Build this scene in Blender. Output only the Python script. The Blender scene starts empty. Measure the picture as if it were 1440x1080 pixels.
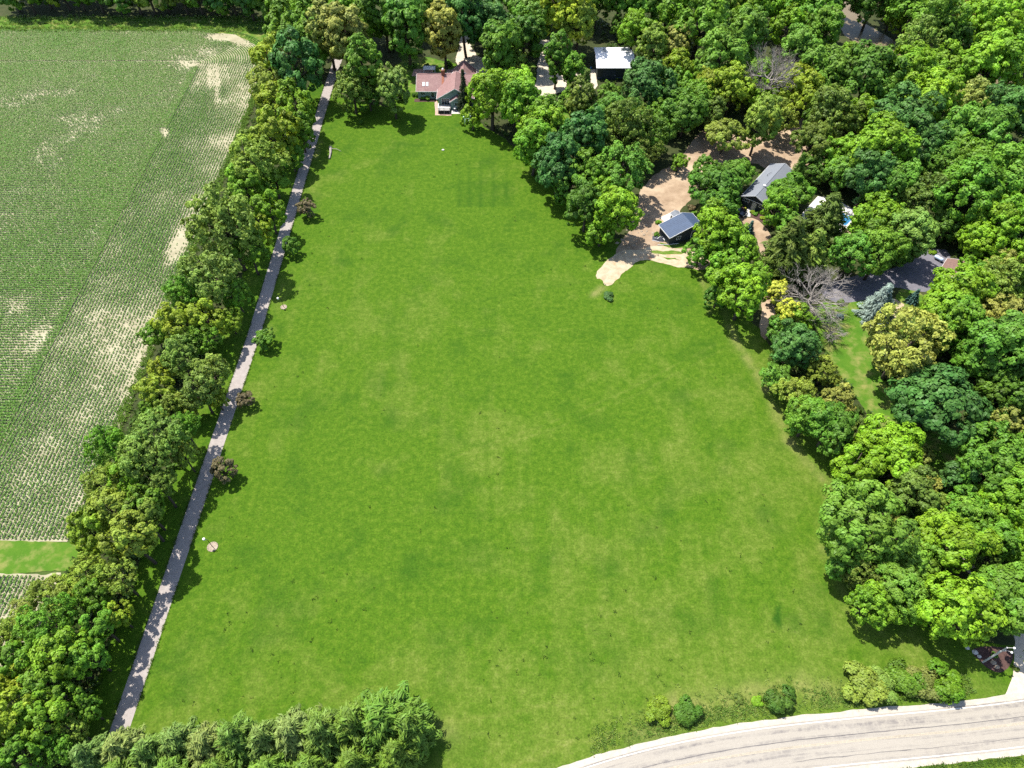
import bpy, bmesh, math, random
import numpy as np
from mathutils import Vector, Matrix

# ------------------------------------------------------------------ camera, world, sun, exposure
scene = bpy.context.scene
col = scene.collection
F, PITCH, HC = 1000.0, math.radians(52.0), 120.0          # focal length in photo pixels, tilt, drone height
cam_d = bpy.data.cameras.new("camera")
cam_d.sensor_width = 36.0
cam_d.lens = F / 1440.0 * 36.0
cam_d.clip_start, cam_d.clip_end = 1.0, 6000.0
cam = bpy.data.objects.new("camera", cam_d)
cam.location = (0, 0, HC)
cam.rotation_euler = (math.pi / 2 - PITCH, 0, 0)
col.objects.link(cam)
scene.camera = cam

SUN_EL, SUN_AZ = math.radians(64.0), math.atan2(-0.77, 0.64)   # towards the sun: (sin az, cos az)
world = bpy.data.worlds.new("World")
scene.world = world
world.use_nodes = True
wn = world.node_tree.nodes
sky = wn.new("ShaderNodeTexSky")
sky.sky_type = 'NISHITA'
sky.sun_disc = False
sky.sun_elevation = SUN_EL
sky.sun_rotation = SUN_AZ
sky.air_density, sky.dust_density, sky.ozone_density = 1.0, 1.2, 1.0
wn["Background"].inputs["Strength"].default_value = 0.125
world.node_tree.links.new(sky.outputs[0], wn["Background"].inputs["Color"])

sun_d = bpy.data.lights.new("sun", 'SUN')
sun_d.energy = 4.6
sun_d.angle = math.radians(0.5)
sun_d.color = (1.0, 0.95, 0.87)
sun = bpy.data.objects.new("sun", sun_d)
sdir = Vector((math.sin(SUN_AZ) * math.cos(SUN_EL), math.cos(SUN_AZ) * math.cos(SUN_EL), math.sin(SUN_EL)))
sun.rotation_euler = sdir.to_track_quat('Z', 'Y').to_euler()
sun.location = (0, 0, 200)
col.objects.link(sun)

scene.view_settings.view_transform = 'Standard'
scene.view_settings.look = 'None'
scene.view_settings.exposure = 1.05
scene.view_settings.gamma = 1.0
scene.render.engine = 'CYCLES'
scene.cycles.max_bounces = 6
scene.cycles.diffuse_bounces = 3
scene.cycles.transmission_bounces = 4
scene.cycles.transparent_max_bounces = 6
scene.cycles.use_denoising = False

# ------------------------------------------------------------------ helpers
FW = np.array([0, math.cos(PITCH), -math.sin(PITCH)])
UP = np.array([0, math.sin(PITCH), math.cos(PITCH)])


def at(x, y, z=0.0):
    """a place in the photograph -> the point of the world at height z"""
    d = FW * F + np.array([1.0, 0, 0]) * (x - 720) + UP * (540 - y)
    return np.array([0, 0, HC]) + d * ((z - HC) / d[2])


def depth(p):
    return float((np.asarray(p, float) - np.array([0, 0, HC])) @ FW)


def project(P):
    v = np.asarray(P, float) - np.array([0, 0, HC])
    k = v @ FW
    return 720 + F * v[..., 0] / k, 540 - F * (v @ UP) / k


def W2(pts):
    return [tuple(at(x, y)[:2]) for x, y in pts]


def link(o):
    col.objects.link(o)
    return o


def tag(o, label=None, cat=None, group=None, kind=None):
    if label: o["label"] = label
    if cat: o["category"] = cat
    if group: o["group"] = group
    if kind: o["kind"] = kind
    return o


def mesh_np(name, V, Fq, mats, mat_idx=None, smooth=False):
    """mesh from arrays: V (n,3), Fq list of (m,k) index arrays"""
    me = bpy.data.meshes.new(name)
    if not isinstance(Fq, list): Fq = [Fq]
    V = np.ascontiguousarray(V, np.float32)
    loops = np.concatenate([f.ravel() for f in Fq]).astype(np.int32)
    tot = np.concatenate([np.full(len(f), f.shape[1]) for f in Fq]).astype(np.int32)
    start = np.concatenate([[0], np.cumsum(tot)[:-1]]).astype(np.int32)
    me.vertices.add(len(V)); me.vertices.foreach_set("co", V.ravel())
    me.loops.add(len(loops)); me.loops.foreach_set("vertex_index", loops)
    me.polygons.add(len(tot)); me.polygons.foreach_set("loop_start", start); me.polygons.foreach_set("loop_total", tot)
    for m in (mats if isinstance(mats, (list, tuple)) else [mats]): me.materials.append(m)
    if mat_idx is not None: me.polygons.foreach_set("material_index", np.asarray(mat_idx, np.int32))
    if smooth: me.polygons.foreach_set("use_smooth", np.ones(len(tot), bool))
    me.update(calc_edges=True)
    return me


def obj(name, me, parent=None, loc=None):
    o = bpy.data.objects.new(name, me)
    if parent is not None: o.parent = parent
    if loc is not None: o.location = loc
    return link(o)


def empty(name, loc=(0, 0, 0), rz=0.0):
    o = bpy.data.objects.new(name, None)
    o.location = loc; o.rotation_euler = (0, 0, rz); o.empty_display_size = 0.5
    return link(o)


class MB:
    """collects simple solids, then becomes one mesh"""
    def __init__(s): s.v, s.f = [], []
    def poly(s, pts):
        i = len(s.v); s.v += [tuple(p) for p in pts]; s.f.append(tuple(range(i, i + len(pts)))); return s
    def box(s, a, b):
        (x0, y0, z0), (x1, y1, z1) = a, b
        i = len(s.v)
        s.v += [(x0, y0, z0), (x1, y0, z0), (x1, y1, z0), (x0, y1, z0), (x0, y0, z1), (x1, y0, z1), (x1, y1, z1), (x0, y1, z1)]
        s.f += [tuple(i + k for k in q) for q in ((0, 3, 2, 1), (4, 5, 6, 7), (0, 1, 5, 4), (1, 2, 6, 5), (2, 3, 7, 6), (3, 0, 4, 7))]
        return s
    def slab(s, pts, t, up=(0, 0, -1)):
        """extrude a flat polygon by t along `up`"""
        n = len(pts); i = len(s.v); u = Vector(up) * t
        s.v += [tuple(p) for p in pts] + [tuple(Vector(p) + u) for p in pts]
        s.f += [tuple(range(i, i + n)), tuple(range(i + 2 * n - 1, i + n - 1, -1))]
        for k in range(n):
            k2 = (k + 1) % n
            s.f.append((i + k, i + n + k, i + n + k2, i + k2))
        return s
    def tube(s, pts, rad, n=6, cap=True):
        pts = [Vector(p) for p in pts]; base = len(s.v)
        if not isinstance(rad, (list, tuple)): rad = [rad] * len(pts)
        for k, p in enumerate(pts):
            d = (pts[min(k + 1, len(pts) - 1)] - pts[max(k - 1, 0)]).normalized()
            a = d.orthogonal().normalized() if abs(d.z) > 0.99 else d.cross(Vector((0, 0, 1))).normalized()
            b = d.cross(a)
            for j in range(n):
                t = 2 * math.pi * j / n
                s.v.append(tuple(p + a * math.cos(t) * rad[k] + b * math.sin(t) * rad[k]))
        for k in range(len(pts) - 1):
            for j in range(n):
                j2 = (j + 1) % n
                s.f.append((base + k * n + j, base + k * n + j2, base + (k + 1) * n + j2, base + (k + 1) * n + j))
        if cap:
            s.f.append(tuple(base + j for j in range(n))[::-1])
            e = base + (len(pts) - 1) * n
            s.f.append(tuple(e + j for j in range(n)))
        return s
    def lathe(s, prof, n=12, c=(0, 0, 0)):
        base = len(s.v)
        for r, z in prof:
            for j in range(n):
                t = 2 * math.pi * j / n
                s.v.append((c[0] + r * math.cos(t), c[1] + r * math.sin(t), c[2] + z))
        for k in range(len(prof) - 1):
            for j in range(n):
                j2 = (j + 1) % n
                s.f.append((base + k * n + j, base + k * n + j2, base + (k + 1) * n + j2, base + (k + 1) * n + j))
        s.f.append(tuple(base + j for j in range(n))[::-1])
        e = base + (len(prof) - 1) * n
        s.f.append(tuple(e + j for j in range(n)))
        return s
    def build(s, name, mat, parent=None, loc=None, smooth=False, bevel=0.0, M=None):
        me = bpy.data.meshes.new(name)
        v = s.v if M is None else [tuple(M @ Vector(p)) for p in s.v]
        me.from_pydata(v, [], s.f)
        bm = bmesh.new(); bm.from_mesh(me)
        bmesh.ops.recalc_face_normals(bm, faces=bm.faces)
        if bevel > 0:
            bmesh.ops.bevel(bm, geom=list(bm.edges), offset=bevel, segments=2, affect='EDGES', profile=0.5)
        bm.to_mesh(me); bm.free()
        me.materials.append(mat)
        if smooth:
            me.polygons.foreach_set("use_smooth", np.ones(len(me.polygons), bool))
        return obj(name, me, parent, loc)


# ---- value noise (numpy) used for where plants stand and how the turf is worn
def _hash(ix, iy, seed):
    h = (ix.astype(np.int64) * 374761393 + iy.astype(np.int64) * 668265263 + seed * 974711) & 0x7fffffff
    h = ((h ^ (h >> 13)) * 1274126177) & 0x7fffffff
    h = h ^ (h >> 16)
    return (h & 0xffff) / 65535.0


def vnoise(x, y, seed=0):
    ix, iy = np.floor(x), np.floor(y)
    fx, fy = x - ix, y - iy
    fx, fy = fx * fx * (3 - 2 * fx), fy * fy * (3 - 2 * fy)
    a, b = _hash(ix, iy, seed), _hash(ix + 1, iy, seed)
    c, d = _hash(ix, iy + 1, seed), _hash(ix + 1, iy + 1, seed)
    return (a * (1 - fx) + b * fx) * (1 - fy) + (c * (1 - fx) + d * fx) * fy


def fbm(x, y, scale, seed=0, octs=4):
    x, y = np.asarray(x, float) / scale, np.asarray(y, float) / scale
    s, amp, tot = 0.0, 1.0, 0.0
    for k in range(octs):
        s = s + amp * vnoise(x * 2 ** k + 17.3 * k, y * 2 ** k - 9.1 * k, seed + k)
        tot += amp; amp *= 0.55
    return s / tot


# ------------------------------------------------------------------ materials
def mat_new(name):
    m = bpy.data.materials.new(name)
    m.use_nodes = True
    nt = m.node_tree
    return m, nt, nt.nodes["Principled BSDF"]


def N(nt, kind, **kw):
    n = nt.nodes.new(kind)
    for k, v in kw.items(): setattr(n, k, v)
    return n


def noise(nt, vec, scale, detail=4.0, rough=0.55):
    n = N(nt, "ShaderNodeTexNoise")
    n.inputs["Scale"].default_value = scale
    n.inputs["Detail"].default_value = detail
    n.inputs["Roughness"].default_value = rough
    if vec is not None: nt.links.new(vec, n.inputs["Vector"])
    return n.outputs["Fac"]


def ramp(nt, fac, stops):
    r = N(nt, "ShaderNodeValToRGB")
    el = r.color_ramp.elements
    while len(el) > 1: el.remove(el[-1])
    el[0].position, el[0].color = stops[0][0], (*stops[0][1], 1)
    for p, c in stops[1:]:
        e = el.new(p); e.color = (*c, 1)
    nt.links.new(fac, r.inputs["Fac"])
    return r.outputs["Color"]


def mix(nt, a, b, fac, mode='MIX'):
    n = N(nt, "ShaderNodeMix", data_type='RGBA', blend_type=mode)
    for s, v in ((n.inputs[0], fac), (n.inputs[6], a), (n.inputs[7], b)):
        if hasattr(v, "default_value") or hasattr(v, "is_linked"): nt.links.new(v, s)
        else: s.default_value = v if isinstance(v, float) else (*v, 1)
    return n.outputs[2]


def bump(nt, bsdf, h, strength=0.3, dist=0.1):
    b = N(nt, "ShaderNodeBump")
    b.inputs["Strength"].default_value = strength
    b.inputs["Distance"].default_value = dist
    nt.links.new(h, b.inputs["Height"])
    nt.links.new(b.outputs[0], bsdf.inputs["Normal"])


def coords(nt, which="Object"):
    return N(nt, "ShaderNodeTexCoord").outputs[which]


def m_plain(name, c, rough=0.7, metal=0.0, var=0.18, scale=3.0, spec=0.3, dirt=None, dscale=0.6):
    """a painted or natural surface with uneven tone, grain and dirt"""
    m, nt, b = mat_new(name)
    o = coords(nt)
    f = noise(nt, o, scale, 6.0, 0.6)
    lo = tuple(max(0, x * (1 - var)) for x in c); hi = tuple(min(1, x * (1 + var)) for x in c)
    cc = ramp(nt, f, [(0.3, lo), (0.7, hi)])
    if dirt:
        g = noise(nt, o, dscale, 5.0, 0.65)
        mm = N(nt, "ShaderNodeMapRange"); mm.inputs[1].default_value = 0.5; mm.inputs[2].default_value = 0.75
        nt.links.new(g, mm.inputs[0])
        cc = mix(nt, cc, dirt, mm.outputs[0])
    nt.links.new(cc, b.inputs["Base Color"])
    b.inputs["Roughness"].default_value = rough
    b.inputs["Metallic"].default_value = metal
    b.inputs["Specular IOR Level"].default_value = spec
    bump(nt, b, f, 0.15, 0.03)
    return m


def m_leaf(name, rough=0.55, trans=0.26):
    """leaf surface: own colour from the object, uneven from clump to clump, some light through the blade"""
    m, nt, b = mat_new(name)
    oi = N(nt, "ShaderNodeObjectInfo")
    at_ = N(nt, "ShaderNodeAttribute", attribute_name="tint")
    hs = N(nt, "ShaderNodeHueSaturation")
    sep = N(nt, "ShaderNodeSeparateColor")
    nt.links.new(at_.outputs["Color"], sep.inputs[0])
    h = N(nt, "ShaderNodeMapRange"); h.inputs[3].default_value = 0.486; h.inputs[4].default_value = 0.509
    v = N(nt, "ShaderNodeMapRange"); v.inputs[3].default_value = 0.62; v.inputs[4].default_value = 1.4
    nt.links.new(sep.outputs[0], h.inputs[0]); nt.links.new(sep.outputs[1], v.inputs[0])
    nt.links.new(h.outputs[0], hs.inputs["Hue"]); nt.links.new(v.outputs[0], hs.inputs["Value"])
    nt.links.new(oi.outputs["Color"], hs.inputs["Color"])
    b.inputs["Roughness"].default_value = rough
    b.inputs["Specular IOR Level"].default_value = 0.25
    nt.links.new(hs.outputs[0], b.inputs["Base Color"])
    tr = N(nt, "ShaderNodeBsdfTranslucent")
    br = N(nt, "ShaderNodeHueSaturation"); br.inputs["Hue"].default_value = 0.485; br.inputs["Value"].default_value = 1.25
    nt.links.new(hs.outputs[0], br.inputs["Color"]); nt.links.new(br.outputs[0], tr.inputs["Color"])
    ms = N(nt, "ShaderNodeMixShader"); ms.inputs[0].default_value = trans
    nt.links.new(b.outputs[0], ms.inputs[1]); nt.links.new(tr.outputs[0], ms.inputs[2])
    nt.links.new(ms.outputs[0], nt.nodes["Material Output"].inputs["Surface"])
    return m


def m_lawn():
    m, nt, b = mat_new("mown_grass")
    o = coords(nt)
    a = N(nt, "ShaderNodeAttribute", attribute_name="turf")
    sep = N(nt, "ShaderNodeSeparateColor"); nt.links.new(a.outputs["Color"], sep.inputs[0])
    f1 = noise(nt, o, 0.9, 8.0, 0.72)
    f2 = noise(nt, o, 3.2, 6.0, 0.75)
    lush = ramp(nt, f1, [(0.28, (0.026, 0.072, 0.0034)), (0.5, (0.049, 0.104, 0.0054)), (0.72, (0.088, 0.142, 0.0120))])
    dry = ramp(nt, f1, [(0.28, (0.064, 0.104, 0.0105)), (0.5, (0.104, 0.140, 0.021)), (0.72, (0.165, 0.182, 0.050))])
    c = mix(nt, lush, dry, sep.outputs[0])
    deep = mix(nt, c, (0.020, 0.064, 0.004), sep.outputs[1])
    straw = mix(nt, deep, (0.22, 0.20, 0.075), sep.outputs[2])
    g = N(nt, "ShaderNodeMapRange"); g.inputs[1].default_value = 0.25; g.inputs[2].default_value = 0.75; g.inputs[3].default_value = 0.50; g.inputs[4].default_value = 1.50
    nt.links.new(f2, g.inputs[0])
    fin = mix(nt, straw, (1, 1, 1), 1.0, 'MULTIPLY')
    nt.links.new(g.outputs[0], fin.node.inputs[7])
    nt.links.new(fin, b.inputs["Base Color"])
    b.inputs["Roughness"].default_value = 0.9
    b.inputs["Specular IOR Level"].default_value = 0.08
    bump(nt, b, f2, 0.5, 0.12)
    return m


def m_ground(name, stops, scale, rough=0.95, bstr=0.4, fine=12.0, big=None):
    m, nt, b = mat_new(name)
    o = coords(nt)
    f = noise(nt, o, scale, 8.0, 0.65)
    c = ramp(nt, f, stops)
    if big:
        g = noise(nt, o, big[0], 5.0, 0.6)
        mm = N(nt, "ShaderNodeMapRange"); mm.inputs[1].default_value = big[2]; mm.inputs[2].default_value = big[3]
        nt.links.new(g, mm.inputs[0])
        c = mix(nt, c, big[1], mm.outputs[0])
    f2 = noise(nt, o, fine, 3.0, 0.7)
    r2 = N(nt, "ShaderNodeMapRange"); r2.inputs[3].default_value = 0.75; r2.inputs[4].default_value = 1.25
    nt.links.new(f2, r2.inputs[0])
    fin = mix(nt, c, (1, 1, 1), 1.0, 'MULTIPLY')
    nt.links.new(r2.outputs[0], fin.node.inputs[7])
    nt.links.new(fin, b.inputs["Base Color"])
    b.inputs["Roughness"].default_value = rough
    b.inputs["Specular IOR Level"].default_value = 0.15
    bump(nt, b, f2, bstr, 0.06)
    return m


def m_road():
    """worn chip-seal: pale aggregate, dark streaks running along the lanes (u across, v along)"""
    m, nt, b = mat_new("road_surface")
    uv = coords(nt, "UV")
    mp = N(nt, "ShaderNodeMapping"); mp.inputs["Scale"].default_value = (1.0, 0.03, 1.0)
    nt.links.new(uv, mp.inputs["Vector"])
    st = noise(nt, mp.outputs[0], 1.5, 7.0, 0.62)
    gr = noise(nt, coords(nt), 9.0, 4.0, 0.7)
    base = ramp(nt, gr, [(0.3, (0.235, 0.212, 0.176)), (0.7, (0.320, 0.292, 0.248))])
    mk = N(nt, "ShaderNodeMapRange"); mk.inputs[1].default_value = 0.47; mk.inputs[2].default_value = 0.64; mk.inputs[4].default_value = 0.85
    nt.links.new(st, mk.inputs[0])
    brk = N(nt, "ShaderNodeMapRange"); brk.inputs[1].default_value = 0.38; brk.inputs[2].default_value = 0.6
    nt.links.new(noise(nt, coords(nt), 0.8, 6.0, 0.7), brk.inputs[0])
    ml = N(nt, "ShaderNodeMath", operation='MULTIPLY'); nt.links.new(mk.outputs[0], ml.inputs[0]); nt.links.new(brk.outputs[0], ml.inputs[1])
    c = mix(nt, base, (0.115, 0.105, 0.105), ml.outputs[0])
    nt.links.new(c, b.inputs["Base Color"])
    b.inputs["Roughness"].default_value = 0.9
    b.inputs["Specular IOR Level"].default_value = 0.2
    bump(nt, b, gr, 0.2, 0.02)
    return m


M_LEAF = m_leaf("leaves")
M_NEEDLE = m_leaf("needles", 0.6, 0.15)
M_CROP = m_leaf("maize_leaves", 0.5, 0.3)
M_LAWN = m_lawn()
M_BARK = m_plain("bark", (0.075, 0.058, 0.043), 0.95, var=0.35, scale=2.5)
M_DEAD = m_plain("dead_wood", (0.25, 0.225, 0.20), 0.95, var=0.3, scale=1.5)
M_WOODFLOOR = m_ground("leaf_litter", [(0.3, (0.022, 0.032, 0.010)), (0.55, (0.040, 0.050, 0.016)), (0.8, (0.075, 0.060, 0.034))], 0.35)
M_FAR = m_ground("rough_grass", [(0.3, (0.028, 0.060, 0.010)), (0.7, (0.060, 0.090, 0.018))], 0.08)
M_MARGIN = m_ground("field_margin_grass", [(0.25, (0.035, 0.105, 0.006)), (0.55, (0.060, 0.130, 0.010)), (0.8, (0.150, 0.165, 0.035))], 0.30, fine=3.5, big=(0.35, (0.17, 0.175, 0.05), 0.47, 0.68))
M_SOIL = m_ground("pale_soil", [(0.25, (0.20, 0.180, 0.112)), (0.55, (0.295, 0.270, 0.178)), (0.8, (0.375, 0.350, 0.245))], 0.22, fine=3.0)
M_ASPH = m_ground("grey_asphalt", [(0.3, (0.230, 0.204, 0.186)), (0.7, (0.305, 0.272, 0.250))], 1.2, fine=14.0, bstr=0.15)
M_LOT = m_ground("parking_asphalt", [(0.3, (0.10, 0.097, 0.112)), (0.7, (0.155, 0.148, 0.168))], 0.8, fine=12.0, bstr=0.15)
M_DIRT = m_ground("sandy_dirt", [(0.25, (0.17, 0.118, 0.074)), (0.5, (0.26, 0.188, 0.124)), (0.8, (0.36, 0.275, 0.19))], 0.35, fine=4.0,
                  big=(0.11, (0.37, 0.285, 0.195), 0.48, 0.66))
M_PALE = m_ground("bare_pale_dirt", [(0.25, (0.24, 0.18, 0.11)), (0.5, (0.36, 0.29, 0.195)), (0.8, (0.45, 0.385, 0.28))], 0.6, fine=5.0,
                  big=(0.25, (0.38, 0.20, 0.10), 0.58, 0.72))
M_GRAVEL = m_ground("pale_gravel", [(0.3, (0.36, 0.31, 0.24)), (0.7, (0.50, 0.44, 0.35))], 1.0, fine=7.0)
M_SHOULDER = m_ground("shoulder_gravel", [(0.3, (0.31, 0.275, 0.225)), (0.7, (0.42, 0.38, 0.32))], 1.2, fine=7.0)
M_ROAD = m_road()
M_MULCH = m_ground("brown_mulch", [(0.3, (0.045, 0.026, 0.022)), (0.7, (0.095, 0.055, 0.048))], 1.5, fine=9.0)
M_CONC = m_ground("pale_concrete", [(0.3, (0.42, 0.40, 0.36)), (0.7, (0.52, 0.50, 0.46))], 0.8, fine=6.0, bstr=0.1)
M_POOLDECK = m_ground("pool_concrete", [(0.3, (0.56, 0.53, 0.50)), (0.7, (0.66, 0.63, 0.60))], 0.8, fine=6.0, bstr=0.1)
M_BRICKPAVE = m_ground("pink_brick_paving", [(0.3, (0.33, 0.20, 0.16)), (0.7, (0.45, 0.31, 0.26))], 1.5, fine=5.0)
M_REDROOF = m_plain("red_brown_shingle", (0.205, 0.118, 0.112), 0.75, var=0.22, scale=2.2, dirt=(0.26, 0.17, 0.155), dscale=0.35)
M_TEALWALL = m_plain("sage_siding", (0.175, 0.245, 0.215), 0.8, var=0.08, scale=1.0)
M_WHITE = m_plain("white_paint", (0.72, 0.71, 0.69), 0.6, var=0.06, scale=1.5)
M_WHITEROOF = m_plain("white_metal_roof", (0.70, 0.70, 0.71), 0.45, var=0.06, scale=0.8, dirt=(0.55, 0.54, 0.53), dscale=0.25)
M_DARKWALL = m_plain("dark_green_siding", (0.018, 0.028, 0.026), 0.7, var=0.2, scale=1.0)
M_BLUEROOF = m_plain("slate_blue_metal", (0.042, 0.066, 0.115), 0.62, 0.0, var=0.10, scale=0.7, spec=0.25)
M_NAVYWALL = m_plain("blue_black_siding", (0.022, 0.032, 0.042), 0.7, var=0.2, scale=1.2)
M_GREYROOF = m_plain("grey_shingle", (0.145, 0.158, 0.178), 0.85, var=0.16, scale=4.0, dirt=(0.15, 0.16, 0.175), dscale=0.3)
M_BROWNROOF = m_plain("brown_shingle", (0.145, 0.088, 0.072), 0.85, var=0.22, scale=3.0)
M_BRICK = m_plain("chimney_brick", (0.24, 0.095, 0.055), 0.9, var=0.3, scale=5.0)
M_GLASSD = m_plain("dark_window_glass", (0.02, 0.03, 0.038), 0.12, var=0.2, spec=0.6)
M_SKYLIGHT = m_plain("skylight_glass", (0.40, 0.50, 0.60), 0.1, var=0.1, spec=0.8)
M_DECK = m_plain("weathered_deck_boards", (0.36, 0.345, 0.33), 0.85, var=0.18, scale=3.0)
M_BLACK = m_plain("black_metal", (0.018, 0.018, 0.02), 0.5, var=0.2)
M_GALV = m_plain("grey_weathered_pole", (0.40, 0.39, 0.38), 0.75, var=0.2, scale=1.2)
M_CARPAINT = m_plain("dark_blue_car_paint", (0.012, 0.018, 0.032), 0.22, var=0.1, spec=0.7)
M_TYRE = m_plain("tyre_rubber", (0.014, 0.014, 0.015), 0.9, var=0.1)
M_TANK = m_plain("pale_blue_tank_paint", (0.42, 0.52, 0.66), 0.4, var=0.06)
M_TARP = m_plain("dark_tarp", (0.05, 0.055, 0.07), 0.5, var=0.3)
M_STONE = m_plain("pale_stone", (0.27, 0.22, 0.165), 0.9, var=0.3, scale=2.0)
M_TEALPAINT = m_plain("pale_teal_paint", (0.36, 0.50, 0.46), 0.6, var=0.12)
M_YELLOWLINE = m_plain("faded_yellow_paint", (0.32, 0.275, 0.20), 0.8, var=0.25, scale=3.0)
M_WHITELINE = m_plain("faded_white_paint", (0.62, 0.60, 0.56), 0.8, var=0.2, scale=3.0)
M_TAR = m_plain("tar_seal", (0.10, 0.092, 0.09), 0.8, var=0.3, scale=1.0)
M_MUD = m_ground("muddy_water", [(0.3, (0.135, 0.105, 0.060)), (0.7, (0.165, 0.130, 0.080))], 0.1, rough=0.35, bstr=0.05)


def m_water():
    m, nt, b = mat_new("pool_water")
    f = noise(nt, coords(nt), 1.5, 3.0)
    nt.links.new(ramp(nt, f, [(0.3, (0.03, 0.14, 0.28)), (0.7, (0.045, 0.19, 0.36))]), b.inputs["Base Color"])
    b.inputs["Roughness"].default_value = 0.08
    bump(nt, b, f, 0.1, 0.02)
    return m


M_WATER = m_water()


# ------------------------------------------------------------------ ground sheets
def ragged(pts, amp=0.5, step=0.8, seed=1):
    out = []
    n = len(pts)
    for i in range(n):
        a, b = np.array(pts[i]), np.array(pts[(i + 1) % n])
        L = np.linalg.norm(b - a); k = max(1, int(L / step))
        nrm = np.array([-(b - a)[1], (b - a)[0]]) / max(L, 1e-6)
        for j in range(k):
            p = a + (b - a) * j / k
            d = (fbm(p[0], p[1], 3.5, seed, 4) - 0.5) * 2 * amp * 1.7 + (fbm(p[0], p[1], 0.7, seed + 9, 2) - 0.5) * amp * 0.9
            out.append(p + nrm * d)
    return out


def smooth_poly(pts, it=2):
    pts = [np.array(p, float) for p in pts]
    for _ in range(it):
        q = []
        for i in range(len(pts)):
            a, b = pts[i], pts[(i + 1) % len(pts)]
            q += [a * 0.75 + b * 0.25, a * 0.25 + b * 0.75]
        pts = q
    return pts


def sheet(name, pts, z, mat, amp=0.0, step=0.8, seed=1, kind='structure', parent=None, soft=0):
    if soft: pts = smooth_poly(pts, soft)
    if amp > 0: pts = ragged(pts, amp, step, seed)
    me = bpy.data.meshes.new(name)
    me.from_pydata([(p[0], p[1], z) for p in pts], [], [tuple(range(len(pts)))])
    bm = bmesh.new(); bm.from_mesh(me)
    for f in bm.faces:
        f.normal_update()
        if f.normal.z < 0: f.normal_flip()
    bmesh.ops.triangulate(bm, faces=bm.faces)
    bm.to_mesh(me); bm.free()
    me.materials.append(mat)
    o = obj(name, me, parent)
    if kind and parent is None: o["kind"] = kind
    return o


sheet("ground", [(-3000, -1500), (3000, -1500), (3000, 4000), (-3000, 4000)], -0.06, M_FAR)

# the mown lawn, a fine sheet that carries where the turf is dry, lush or worn
gx = np.arange(-78, 112.01, 0.5); gy = np.arange(2, 236.01, 0.5)
GX, GY = np.meshgrid(gx, gy)
nx, ny = len(gx), len(gy)
PXL, PYL = project(np.stack([GX, GY, np.zeros_like(GX)], -1))
big = fbm(GX, GY, 34, 3, 4); mid = fbm(GX, GY, 9, 8, 4); fin = fbm(GX, GY, 2.6, 21, 3)
swirl = fbm(GX * 0.25, GY, 7, 31, 4)
dry = 0.66 * big + 0.80 * mid + 0.72 * fin + 0.34 * swirl - 1.28 + 0.02
dry += 0.26 * np.clip((PXL - 620) / 500, -0.6, 1) * np.clip((PYL - 330) / 350, 0, 1)      # thinner turf on the east and south
dry += 0.30 * np.clip((PYL - 880) / 150, 0, 1)
dry -= 0.28 * np.clip((430 - PYL) / 300, 0, 1)
dry += 0.22 * np.clip(1 - np.abs(GX + 54) / 7, 0, 1) * np.clip(big * 2 - 0.6, 0, 1)
dry += 0.42 * (fbm(GX, GY * 0.06, 1.6, 101, 3) - 0.5) + 0.22 * (fbm(GX * 0.06, GY, 1.8, 103, 3) - 0.5) * np.clip((330 - PYL) / 100, 0, 1) + 0.2 * (fbm((GX + GY * 0.8), (GY - GX * 0.8) * 0.06, 2.2, 107, 3) - 0.5)
deep = np.clip((fbm(GX, GY, 6, 55, 4) - 0.57) * 3.2, 0, 1) * 0.65
# mowing stripes by the house and a bright re-sown strip
for x0 in (645, 660, 676, 694, 712):
    deep += 0.44 * np.exp(-((PXL - x0 - (PYL - 250) * 0.0) / 3.2) ** 2) * ((PYL > 225) & (PYL < 291)) * np.clip(mid * 2 - 0.2, 0, 1)
deep += 0.25 * ((PXL > 645) & (PXL < 725) & (PYL > 255) & (PYL < 290))
straw = np.zeros_like(GX)


def track(pts, w, amt, arr):
    for (xa, ya), (xb, yb) in zip(pts[:-1], pts[1:]):
        a, b = at(xa, ya)[:2], at(xb, yb)[:2]
        ab = b - a; t = np.clip(((GX - a[0]) * ab[0] + (GY - a[1]) * ab[1]) / (ab @ ab), 0, 1)
        d = np.hypot(GX - a[0] - t * ab[0], GY - a[1] - t * ab[1])
        arr += amt * np.exp(-(d / w) ** 2) * (0.4 + 0.9 * fbm(GX, GY, 2.2, 77, 3))


track([(640, 642), (760, 600), (880, 550), (1010, 482)], 0.28, 0.34, dry)
track([(660, 640), (780, 603), (900, 553), (1020, 489)], 0.28, 0.30, dry)
track([(620, 1017), (700, 1005), (780, 990)], 0.30, 0.55, dry)
track([(720, 1079), (800, 1045), (860, 1038)], 0.30, 0.60, dry)
track([(430, 240), (450, 200), (455, 180)], 0.9, 0.5, dry)
track([(700, 470), (690, 560), (705, 720)], 1.2, 0.18, dry)
track([(430, 330), (470, 250), (560, 215)], 2.0, 0.20, dry)
track([(580, 240), (575, 420), (560, 620)], 1.4, 0.14, dry)
track([(640, 430), (760, 405), (830, 395)], 0.6, 0.22, deep)
track([(545, 440), (560, 520)], 1.5, 0.2, deep)
track([(1095, 855), (1092, 872), (1096, 880)], 0.55, 1.2, deep)
track([(555, 202), (590, 205)], 1.6, 0.5, deep)
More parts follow.
